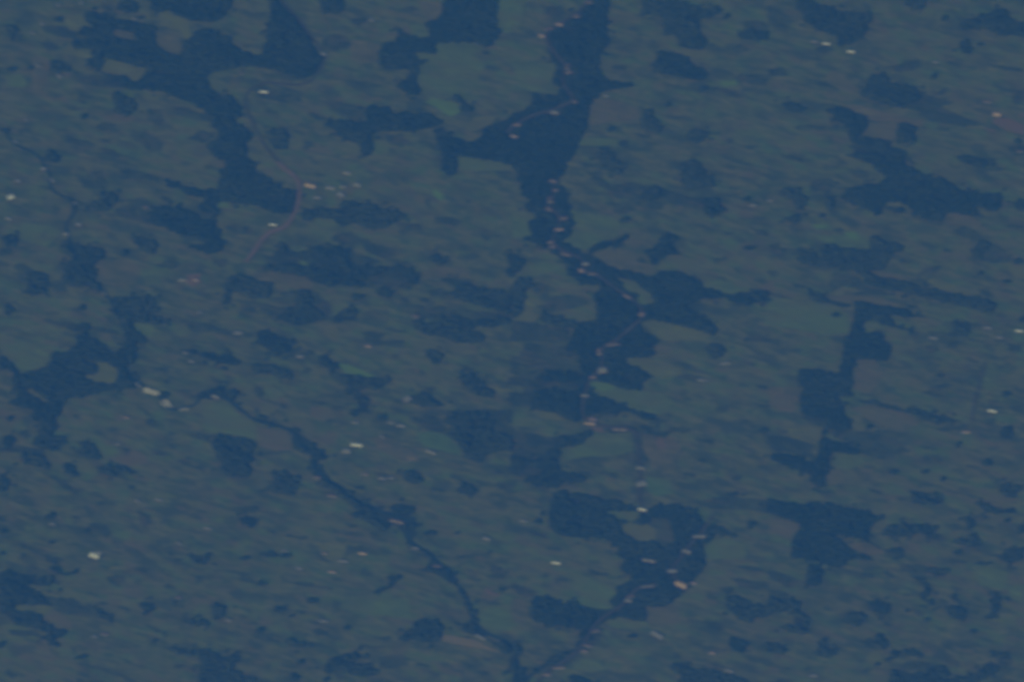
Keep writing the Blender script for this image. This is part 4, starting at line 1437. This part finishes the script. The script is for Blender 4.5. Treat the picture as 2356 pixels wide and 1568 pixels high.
for line in ROADS.strip().splitlines():
    name, wd, text = line.split('|')
    ribbon_object(name, polyline(text), float(wd), M['road' if name == 'hill_road' else 'lane'], 0.12,
                  5.0 if name == 'village_lane' else 7.0)
ribbon_object("stream", polyline(STREAM), 3.0, M['water'], 0.3, 1.6)
for line in GLINTS.strip().splitlines():  # pale sheets paint the stream's glints as a fixed colour
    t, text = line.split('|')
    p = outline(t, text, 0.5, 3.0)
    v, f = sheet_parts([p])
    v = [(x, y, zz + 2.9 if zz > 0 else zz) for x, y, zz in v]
    o = link("painted_glint", mesh_from("painted_glint", v, f, [M['glint']]))
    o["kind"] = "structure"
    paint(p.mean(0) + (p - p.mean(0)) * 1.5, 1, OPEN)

# --------------------------------------------------------------------- labels
NAMED = {   # wood: (label, short way to point at it)
 'bell': ("large dark wood with a bell-shaped lobe, at the upper left", "the bell-lobed upper left wood"),
 'topmid': ("dark wood cut by the top edge, between olive tongue and bell-shaped lobe", "the top-edge wood left of centre"),
 'ridge': ("long ragged dark wood on the left, ending against the curving reddish road", "the ragged wood by the red road"),
 'tshape': ("dark cross-shaped wood at the top centre with an arm reaching left", "the cross-shaped top centre wood"),
 'band': ("dark band-shaped wood with a square block hanging from it, below the bright green crop", "the band wood under the green crop"),
 'valley': ("huge dark winding valley wood with pinkish houses along its lane, top centre to middle", "the great winding valley wood"),
 'northeast': ("dark wood at the top edge just right of the valley, stepping down to the right", "the stepped wood right of the valley"),
 'upright': ("dark slanting rectangular wood alone in fields, right of the top of the valley", "the slanting rectangular wood"),
 'hook': ("dark hook-shaped wood in open fields, right of the valley wood", "the hook-shaped wood"),
 'topright': ("large dark wood at upper right with two white barns just below it", "the wood above the white barns"),
 'corner': ("very dark wood in the top right corner", "the top right corner wood"),
 'kite': ("dark kite-shaped wood at upper right with a pointed top", "the kite-shaped wood"),
 'east': ("big irregular dark wood at right, a round meadow bitten into its lower edge", "the big irregular right-hand wood"),
 'west': ("square-cornered dark wood near the left edge beside the winding stream", "the square-cornered left wood"),
 'claw': ("dark claw-shaped wood on the stream, left side below the square-cornered wood", "the claw-shaped wood"),
 'pond': ("large dark wood at the left edge around a mauve field, above painted glints", "the wood above the painted glints"),
 'pair': ("slim dark L-shaped wood left of centre between pale fields", "the slim L-shaped wood"),
 'banner': ("long dark banner-shaped wood just below the cluster of pale barns", "the banner wood below the barns"),
 'tangle': ("tangled dark wood left of centre with many ragged arms", "the tangled wood left of centre"),
 'arrow': ("dark arrowhead-shaped wood below the tangled wood, left of centre", "the arrowhead wood"),
 'stripe': ("long dark diagonal stripe of wood near the middle, above a thinner ragged one", "the diagonal stripe wood"),
 'lowstripe': ("thin ragged diagonal wood in the middle, just below the thicker stripe", "the thin ragged middle wood"),
 'boot': ("dark boot-shaped wood right of the valley, pointing down and left", "the boot-shaped wood"),
 'eastbar': ("dark stepped wood right of centre running into a long thin bar to the right", "the stepped wood with long bar"),
 'ladder': ("tall dark wood right of centre stepping downward like a ladder to a narrow foot", "the tall ladder-like wood"),
 'creek': ("narrow winding belt of dark trees following the stream to the bottom edge", "the winding streamside belt"),
 'quad': ("dark four-cornered wood at lower left, standing alone in pale fields", "the four-cornered wood"),
 'bracket': ("dark bracket-shaped wood just below the bright green strip, middle left", "the bracket-shaped wood"),
 'slope': ("dark oval sloping wood in the middle, left of the valley lane", "the sloping oval wood"),
 'axe': ("dark axe-head-shaped wood in the middle beside a teal pasture", "the axe-head wood"),
 'bank': ("thin dark line of trees under the pink houses at the lane's sharp bend", "the thin line at the bend"),
 'southmid': ("ragged dark wood below the middle, left of a green field beside the lane", "the ragged wood below the middle"),
 'lower': ("large dark lower valley wood with scattered pale houses and a tan barn inside", "the lower valley wood"),
 'southeast': ("big dark wood at lower right with a mauve wedge cut into its right side", "the big lower right wood"),
 'southwest': ("very dark wood on the left edge near the bottom with olive patches", "the very dark lower left wood"),
 'bottomleft': ("dark blocky wood on the bottom edge at left with a long pointed tail", "the blocky bottom left wood"),
 'zigzag': ("small dark zigzag of trees in a wide pale field, bottom left of centre", "the zigzag of trees"),
 'square': ("small neat dark square wood beside the pale straw strip, bottom centre", "the neat square wood"),
 'ring': ("broken dark ring of trees near the bottom edge, left of centre", "the broken ring of trees"),
 'bottomright': ("dark wedge-shaped wood on the bottom edge, right of centre", "the wedge wood at the bottom"),
 'anvil': ("dark anvil-shaped wood at lower right with a pale patch in it", "the anvil-shaped wood"),
 'bottomedge': ("long low dark wood on the bottom edge at right", "the low wood bottom right"),
}
LAND = [(NAMED[w][1], np.array(stats[w][1])) for w in NAMED]


def where(p, skip=None):
    best = min((l for l in LAND if l[0] != skip), key=lambda l: np.hypot(*(l[1] - p)))
    d = np.asarray(p) - best[1]
    a = math.degrees(math.atan2(d[1], d[0])) % 360
    word = ["right of", "below and right of", "below", "below and left of", "left of", "above and left of", "above", "above and right of"][int((a + 22.5) // 45) % 8]
    return best[0], word, float(np.hypot(*d))


RANK = ["closest", "second closest", "third closest", "fourth closest", "fifth closest", "sixth closest", "seventh closest", "eighth closest", "ninth closest", "tenth closest", "eleventh closest", "twelfth closest", "thirteenth closest", "fourteenth closest"]
PENDING = []                # (object, description, category, group, place in the picture)


def later(o, desc, cat, group, p):
    PENDING.append((o, desc, cat, group, np.asarray(p, float)))


def write_labels():
    sets = {}
    for o, desc, cat, group, p in PENDING:
        lm, word, d = where(p)
        sets.setdefault((desc, word, lm), []).append((d, o, cat, group))
    for (desc, word, lm), rows in sets.items():
        rows.sort(key=lambda r: r[0])
        for i, (d, o, cat, group) in enumerate(rows):
            s = f"{desc} {word} {lm}"
            if len(rows) > 1:
                s += ", " + RANK[min(i, len(RANK) - 1)]
            tag(o, s, cat, group)


# ------------------------------------------------------------------ buildings
def box(v, f, mi, x0, x1, y0, y1, z0, z1, m):
    k = len(v)
    v += [(x0, y0, z0), (x1, y0, z0), (x1, y1, z0), (x0, y1, z0), (x0, y0, z1), (x1, y0, z1), (x1, y1, z1), (x0, y1, z1)]
    f += [[k, k + 3, k + 2, k + 1], [k + 4, k + 5, k + 6, k + 7], [k, k + 1, k + 5, k + 4], [k + 1, k + 2, k + 6, k + 5],
          [k + 2, k + 3, k + 7, k + 6], [k + 3, k, k + 4, k + 7]]
    mi += [m] * 6


def building(L, W, eave, rise, roof_mat, wall_mat, house, rz, loc, name):
    root = thing(name, loc, rz)
    # walls with gables
    v = [(-L/2, -W/2, 0), (L/2, -W/2, 0), (L/2, W/2, 0), (-L/2, W/2, 0), (-L/2, -W/2, eave), (L/2, -W/2, eave),
         (L/2, W/2, eave), (-L/2, W/2, eave), (-L/2, 0, eave + rise), (L/2, 0, eave + rise)]
    f = [[0, 1, 5, 4], [2, 3, 7, 6], [1, 2, 6, 9, 5], [3, 0, 4, 8, 7]]
    link("wall", mesh_from("wall", v, f, [wall_mat]), root)
    # roof: two thick slopes with overhang
    ov, th = 0.45, 0.22
    v, f = [], []
    drop = rise * (ov / (W / 2))
    for s in (-1, 1):
        k = len(v)
        x0, x1 = -L/2 - ov, L/2 + ov
        ye = s * (W/2 + ov)
        ze, zr = eave - drop + 0.05, eave + rise + 0.05
        v += [(x0, ye, ze), (x1, ye, ze), (x1, 0, zr), (x0, 0, zr), (x0, ye, ze + th), (x1, ye, ze + th), (x1, 0, zr + th), (x0, 0, zr + th)]
        q = [[k, k + 3, k + 2, k + 1], [k + 4, k + 5, k + 6, k + 7], [k, k + 1, k + 5, k + 4], [k + 1, k + 2, k + 6, k + 5], [k + 3, k, k + 4, k + 7]]
        f += q if s < 0 else [r[::-1] for r in q]
    roof = link("roof", mesh_from("roof", v, f, [roof_mat]), root)
    if house:
        v, f, mi = [], [], []
        box(v, f, mi, L * .2, L * .2 + .8, -.5 + W * .12, .3 + W * .12, eave + rise * .6, eave + rise + 1.1, 0)
        link("chimney", mesh_from("chimney", v, f, [M['brick']]), roof)
    v, f, mi = [], [], []
    dw, dh = (0.55, 2.1) if house else (min(1.8, L * .15), min(3.2, eave * .85))
    box(v, f, mi, -dw, dw, -W/2 - .06, -W/2 + .02, 0.02, dh, 0)
    link("door", mesh_from("door", v, f, [M['door']]), root)
    if house:
        for x in (-L * .36, -L * .2, L * .2, L * .36):
            v, f, mi = [], [], []
            box(v, f, mi, x - .55, x + .55, -W/2 - .05, -W/2 + .02, 1.0, 2.3, 0)
            link("window", mesh_from("window", v, f, [M['glass']]), root)
    return root


NAMES_B = {'W': ("white-roofed", "white"), 'w': ("pale-roofed", "pale"), 'g': ("grey-roofed", "grey"), 'p': ("pink-roofed", "pink"), 'o': ("tan-roofed", "tan")}
for line in BUILDINGS.strip().splitlines():
    t, x, y, L, W, ang, c = line.split()
    x, y, L, W, ang = float(x), float(y), float(L), float(W), float(ang)
    p = np.array([TX[int(t[0])], TY[int(t[1])]]) + np.array([x, y]) / ZF
    Lm, Wm = L / ZF * PX_M, W / ZF * PX_M / math.sin(DEPR)
    if Wm > Lm:
        Lm, Wm, ang = Wm, Lm, ang + 90
    Lm, Wm = max(Lm * 0.82, 6.5), max(Wm * 0.8, 4.0)
    rz = math.atan2(-math.sin(math.radians(ang)) / math.sin(DEPR), math.cos(math.radians(ang)))
    house = c in 'pg' and Lm < 22
    eave = 3.0 if house else min(3.2 + Wm * .12, 5.0)
    rise = Wm * (0.36 if house else 0.24)
    loc = ground_point(p, eave + rise * .5)[0]
    loc[2] = 0.0
    # the plot the building stands on keeps trees at a distance and is trodden earth
    a = np.linspace(0, 2 * math.pi, 18, endpoint=False)
    ux = np.array([math.cos(rz), math.sin(rz)])
    uy = np.array([-ux[1], ux[0]])
    yard = loc[:2] + np.outer(np.cos(a) * (Lm * .5 + 3.4), ux) + np.outer(np.sin(a) * (Wm * .5 + 3.8), uy)
    yp = picture_point(np.concatenate([yard, np.zeros((18, 1))], 1))
    in_wood = look_up(loc[None])[0] > 0 and look_up(loc[None], OPEN)[0] == 0
    zy = 0.0
    if in_wood:
        yp = ragged(yp, 1.3)
        v, f = sheet_parts([yp])
        zy = max(q[2] for q in v)
        o = link("yard", mesh_from("yard", v, f, [M['yard']]))
        o["kind"] = "structure"
    tall = yp.copy()
    paint(yp.mean(0) + (yp - yp.mean(0)) * 1.1 + np.array([0, -1.0]), 1, OPEN)
    # stands on the highest sheet below it
    lv = max([l for (q0, q1, l) in SHEETS if q0[0] < loc[0] < q1[0] and q0[1] < loc[1] < q1[1]] + [0])
    big = Lm > 17
    name = "farmhouse" if house else ("barn" if not big else "large_barn")
    root = building(Lm, Wm, eave, rise, M[random.choice(['pk', 'pk1', 'pk1', 'pk1', 'pk2']) if c == 'p' else ROOF_OF[c]], M['wall' if c != 'o' and (house or random.random() < .5) else 'wall_dark'],
                    house, rz, (loc[0], loc[1], 0.12 * lv), name)
    shape = "long" if Lm / Wm > 3 else ("squat" if Lm / Wm < 1.8 else "small" if Lm < 12 else "")
    desc = " ".join(q for q in (shape, NAMES_B[c][0], "house" if house else "barn") if q)
    later(root, desc, "house" if house else "barn", "houses and barns scattered over the farmland", p)

# ---------------------------------------------------------------------- trees
def ico(sub):
    t = (1 + 5 ** .5) / 2
    v = [(-1, t, 0), (1, t, 0), (-1, -t, 0), (1, -t, 0), (0, -1, t), (0, 1, t), (0, -1, -t), (0, 1, -t), (t, 0, -1), (t, 0, 1), (-t, 0, -1), (-t, 0, 1)]
    f = [(0, 11, 5), (0, 5, 1), (0, 1, 7), (0, 7, 10), (0, 10, 11), (1, 5, 9), (5, 11, 4), (11, 10, 2), (10, 7, 6), (7, 1, 8),
         (3, 9, 4), (3, 4, 2), (3, 2, 6), (3, 6, 8), (3, 8, 9), (4, 9, 5), (2, 4, 11), (6, 2, 10), (8, 6, 7), (9, 8, 1)]
    v = [np.array(a) / np.linalg.norm(a) for a in v]
    for _ in range(sub):
        cache, nf = {}, []

        def mid(a, b):
            k = (min(a, b), max(a, b))
            if k not in cache:
                m = v[a] + v[b]
                v.append(m / np.linalg.norm(m))
                cache[k] = len(v) - 1
            return cache[k]
        for a, b, c in f:
            x, y, z = mid(a, b), mid(b, c), mid(c, a)
            nf += [(a, x, z), (b, y, x), (c, z, y), (x, y, z)]
        f = nf
    return np.array(v), np.array(f)


ICO_V, ICO_F = ico(1)
CROWNS = []
for k in range(7):
    v = ICO_V * (1 + RNG.uniform(-.24, .2, (len(ICO_V), 1)))
    if k < 5:                                   # broadleaf: lumpy dome on a short clear stem
        v[:, 2] = 0.58 + v[:, 2] * 0.44
        v[:, :2] *= 1.0
    else:                                       # conifer: tapering spire
        z = (v[:, 2] + 1.2) / 2.4
        v[:, :2] *= (1.25 * (1 - z) + .12)[:, None]
        v[:, 2] = .1 + .95 * z
    CROWNS.append(v)


def crowns_mesh(name, xyz, h, r, kind, tint, mats):
    """One mesh of many crowns."""
    n, nv, nf = len(xyz), len(ICO_V), len(ICO_F)
    base = np.array(CROWNS)[kind]
    a = RNG.uniform(0, 6.28, n)
    ca, sa = np.cos(a)[:, None], np.sin(a)[:, None]
    V = np.empty((n, nv, 3))
    V[:, :, 0] = (base[:, :, 0] * ca - base[:, :, 1] * sa) * r[:, None] + xyz[:, 0:1]
    V[:, :, 1] = (base[:, :, 0] * sa + base[:, :, 1] * ca) * r[:, None] + xyz[:, 1:2]
    V[:, :, 2] = base[:, :, 2] * h[:, None] + xyz[:, 2:3]
    F = (ICO_F[None] + (np.arange(n) * nv)[:, None, None]).reshape(-1, 3)
    me = bpy.data.meshes.new(name)
    me.vertices.add(n * nv)
    me.vertices.foreach_set("co", V.reshape(-1).astype(np.float32))
    me.loops.add(len(F) * 3)
    me.loops.foreach_set("vertex_index", F.reshape(-1).astype(np.int32))
    me.polygons.add(len(F))
    me.polygons.foreach_set("loop_start", (np.arange(len(F)) * 3).astype(np.int32))
    me.update(calc_edges=True)
    at = me.attributes.new("tint", 'FLOAT', 'POINT')
    at.data.foreach_set("value", np.repeat(tint, nv).astype(np.float32))
    for m in mats:
        me.materials.append(m)
    return me


def drift(xy, sx, sy, seed):
    """Slowly varying random field between 0 and 1, stretched along the plough lines."""
    r = np.random.default_rng(seed)
    g = r.random((90, 90))
    ca, sa = math.cos(STRIP_TURN), math.sin(STRIP_TURN)
    u = ((xy[:, 0] * ca + xy[:, 1] * sa) / sx + 45) % 88
    v = ((-xy[:, 0] * sa + xy[:, 1] * ca) / sy + 45) % 88
    i, j = u.astype(int), v.astype(int)
    f, k = u - i, v - j
    f, k = f * f * (3 - 2 * f), k * k * (3 - 2 * k)
    return (g[j, i] * (1 - f) + g[j, i + 1] * f) * (1 - k) + (g[j + 1, i] * (1 - f) + g[j + 1, i + 1] * f) * k


STEP = 5.8
xs, ys = np.meshgrid(np.arange(-1010, 1010, STEP), np.arange(-840, 1000, STEP))
cand = np.stack([xs.ravel(), ys.ravel()], 1) + RNG.uniform(-2.4, 2.4, (xs.size, 2))
th = RNG.uniform(8.5, 16.0, len(cand))
tr = RNG.uniform(3.0, 4.7, len(cand))


def at_height(c, k, dx=0.0):
    return np.stack([c[:, 0] + dx, c[:, 1], k], 1)


tid = look_up(at_height(cand, th * .5))
for side in (-.6, .6):                      # keep the crown itself within the wood
    tid = np.where(look_up(at_height(cand, th * .5, side * tr)) == tid, tid, 0)
bare = (look_up(at_height(cand, th * .15), OPEN) > 0) | (look_up(at_height(cand, th * .9), OPEN) > 0) | (look_up(at_height(cand, th * .5), OPEN) > 0)
thick = .62 * drift(cand, 42, 17, 5) + .38 * drift(cand, 16, 8, 6)      # stands, gaps and glades
big = np.array([1.0] + [1.0 if stats[w][0] > 16000 else 0.0 for w in wood_ids])
slim = np.array([0.0] + [1.0 if w == 'creek' else 0.0 for w in wood_ids])
keep = thick > np.where(slim[tid] > 0, 0.42, np.where(big[tid] > 0, 0.24, 0.28))
ok = (tid > 0) & ~bare & keep
# stragglers: single trees and bushes thinning out beyond the edge of a wood
near = np.zeros(len(cand), np.int16)
for ang in range(8):
    for rad in (7.0, 13.0):
        q = look_up(np.stack([cand[:, 0] + rad * math.cos(ang * .785), cand[:, 1] + rad * math.sin(ang * .785), th * .25], 1))
        hit = (near == 0) & (q > 0)
        near[hit] = q[hit]
stray = (tid == 0) & (near > 0) & ~bare & (RNG.random(len(cand)) < .45 * np.clip(drift(cand, 30, 12, 7) - .38, 0, 1))
th[stray] *= RNG.uniform(.3, .75, int(stray.sum()))
tr[stray] *= RNG.uniform(.45, .85, int(stray.sum()))
tid = np.where(stray, near, tid)
ok |= stray
TXY, TH, TR, TI = cand[ok], th[ok], tr[ok], tid[ok]
print("woodland trees", len(TXY))


def lone_tree(p, rx_m, ry_m, name="tree"):
    """Trunk with limbs and a crown of overlapping leaf clumps."""
    h = max(5.0, min(15.0, 1.15 * (rx_m + ry_m)))
    loc = ground_point(p, h * .5)[0]
    lv = max([l for (q0, q1, l) in SHEETS if q0[0] < loc[0] < q1[0] and q0[1] < loc[1] < q1[1]] + [0])
    root = thing(name, (loc[0], loc[1], 0.12 * lv), 0)
    v, f = [], []
    tr = h * .035
    for (x0, y0, z0, x1, y1, z1, r0, r1) in [(0, 0, -.3, 0, 0, h * .55, tr, tr * .6)] + [
            (0, 0, h * .35, math.cos(a) * rx_m * .5, math.sin(a) * ry_m * .5, h * .62, tr * .5, tr * .2) for a in (0.4, 2.4, 4.6)]:
        k = len(v)
        for (x, y, z, r) in ((x0, y0, z0, r0), (x1, y1, z1, r1)):
            v += [(x + r * math.cos(b), y + r * math.sin(b), z) for b in np.linspace(0, 2 * math.pi, 6, endpoint=False)]
        f += [[k + i, k + (i + 1) % 6, k + 6 + (i + 1) % 6, k + 6 + i] for i in range(6)]
    link("trunk", mesh_from("trunk", v, f, [M['bark']]), root)
    k = 9
    a = RNG.uniform(0, 6.28, k)
    rad = np.sqrt(RNG.uniform(0, 1, k)) * .62
    rr = RNG.uniform(.38, .55, k) * min(rx_m, ry_m)
    xyz = np.stack([np.cos(a) * rad * rx_m, np.sin(a) * rad * ry_m, h * RNG.uniform(.16, .4, k)], 1)
    hh = np.full(k, h * .55) * RNG.uniform(.85, 1.1, k)
    link("crown", crowns_mesh("crown", xyz, hh, rr, RNG.integers(0, 5, k), RNG.uniform(.1, .6, k), [M['leaf']]), root)
    return root, picture_point(np.array([[loc[0], loc[1], h * .5]]))[0]


n_tree = 0
for k, wid in enumerate(wood_ids):
    area, cen, lo, hi = stats[wid]
    sel = TI == k + 1
    if wid not in wood_floor:
        ext = (hi - lo) / 2 * PX_M
        rx, ry = max(2.0, ext[0] * .95), max(2.0, ext[1] / math.sin(DEPR) * .72)
        root, pp = lone_tree((lo + hi) / 2, rx, ry)
        later(root, "small dark lone tree" if area < 160 else "broad dark lone tree", "tree", "single trees standing in the fields", pp)
        continue
    loc = ground_point(cen)[0]
    size = "large" if area > 9000 else "small" if area < 1500 else ""
    asp = (hi - lo)[0] / max((hi - lo)[1], 1)
    shape = "long" if asp > 3.2 else "upright" if asp < .9 else ""
    is_wood = area > 2500
    root = thing("wood" if is_wood else "copse", (loc[0], loc[1], 0))
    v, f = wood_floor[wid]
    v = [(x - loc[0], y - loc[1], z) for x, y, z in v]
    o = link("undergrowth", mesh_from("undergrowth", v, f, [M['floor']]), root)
    m = int(sel.sum())
    if m:
        xyz = np.concatenate([TXY[sel] - loc[None, :2], np.zeros((m, 1))], 1)
        mood = RNG.uniform(.3, .5) if wid == 'creek' else RNG.uniform(-.08, .14) if area > 16000 else RNG.uniform(0.0, .55) if area > 3000 else RNG.uniform(.15, .75)
        con = RNG.random() * .5
        kind = np.where(RNG.random(m) < con, RNG.integers(5, 7, m), RNG.integers(0, 5, m))
        stand = drift(TXY[sel], 60, 26, 9)
        tint = np.clip(RNG.normal(.18 + mood, .16, m) + .7 * (stand - .45), 0, 1)
        c = link("canopy", crowns_mesh("canopy", xyz, TH[sel], TR[sel], kind, tint, [M['leaf']]), root)
        c["kind"] = "stuff"
    if wid in NAMED:
        tag(root, NAMED[wid][0], "wood", "woods among the fields")
    else:
        word = "wood" if is_wood else "copse"
        desc = " ".join(q for q in (size, "dark", shape, word) if q)
        later(root, desc, word, "woods among the fields", cen)

# ---- low bushes scattered over the rough pasture: nobody could count them
RASTER[:] = np.where(RASTER > 0, 9999, 0)
for p in scrub_outlines:
    x0, y0 = p.min(0); x1, y1 = p.max(0)
    yy, xx = np.mgrid[int(y0) + PAD:int(y1) + PAD + 1, int(x0) + PAD:int(x1) + PAD + 1]
    yy = np.clip(yy, 0, RASTER.shape[0] - 1); xx = np.clip(xx, 0, RASTER.shape[1] - 1)
    ins = inside(p, xx - PAD + .5, yy - PAD + .5) & (RASTER[yy, xx] == 0)
    RASTER[yy[ins], xx[ins]] = 1
c = np.stack([RNG.uniform(-1000, 1000, 45000), RNG.uniform(-830, 990, 45000)], 1)
h = RNG.uniform(1.2, 4.5, len(c))
ok = (look_up(np.concatenate([c, np.zeros((len(c), 1))], 1)) == 1) & (look_up(np.concatenate([c, h[:, None]], 1)) == 1)
c, h = c[ok], h[ok]
o = link("scrub", crowns_mesh("scrub", np.concatenate([c, np.zeros((len(c), 1))], 1), h, h * RNG.uniform(.5, .9, len(h)),
                              RNG.integers(0, 5, len(h)), RNG.uniform(.1, .9, len(h)), [M['leaf_light']]))
tag(o, "low scattered bushes over the rough darker pasture", "scrub", kind="stuff")
print("bushes", len(c), "things", len(PENDING) + len(NAMED))
write_labels()

# ----------------------------------------------------------------------- haze
hz = bpy.data.materials.new("blue_haze")
hz.use_nodes = True
t = hz.node_tree
t.nodes.clear()
out = t.nodes.new("ShaderNodeOutputMaterial")
pv = t.nodes.new("ShaderNodeVolumePrincipled")
pv.inputs["Color"].default_value = (*HAZE_COLOR, 1)
pv.inputs["Absorption Color"].default_value = (*HAZE_ABSORB, 1)
pv.inputs["Density"].default_value = HAZE_DENSITY
pv.inputs["Anisotropy"].default_value = 0.0
t.links.new(pv.outputs["Volume"], out.inputs["Volume"])
v, f, mi = [], [], []
box(v, f, mi, -GX - 500, GX + 500, -GX - 500, GX + 500, -1.0, float(CAM[2]) + 40, 0)
haze = link("haze", mesh_from("haze", v, f, [hz]))
haze["kind"] = "stuff"
haze["label"] = "deep blue haze filling the air over the land"
haze["category"] = "haze"
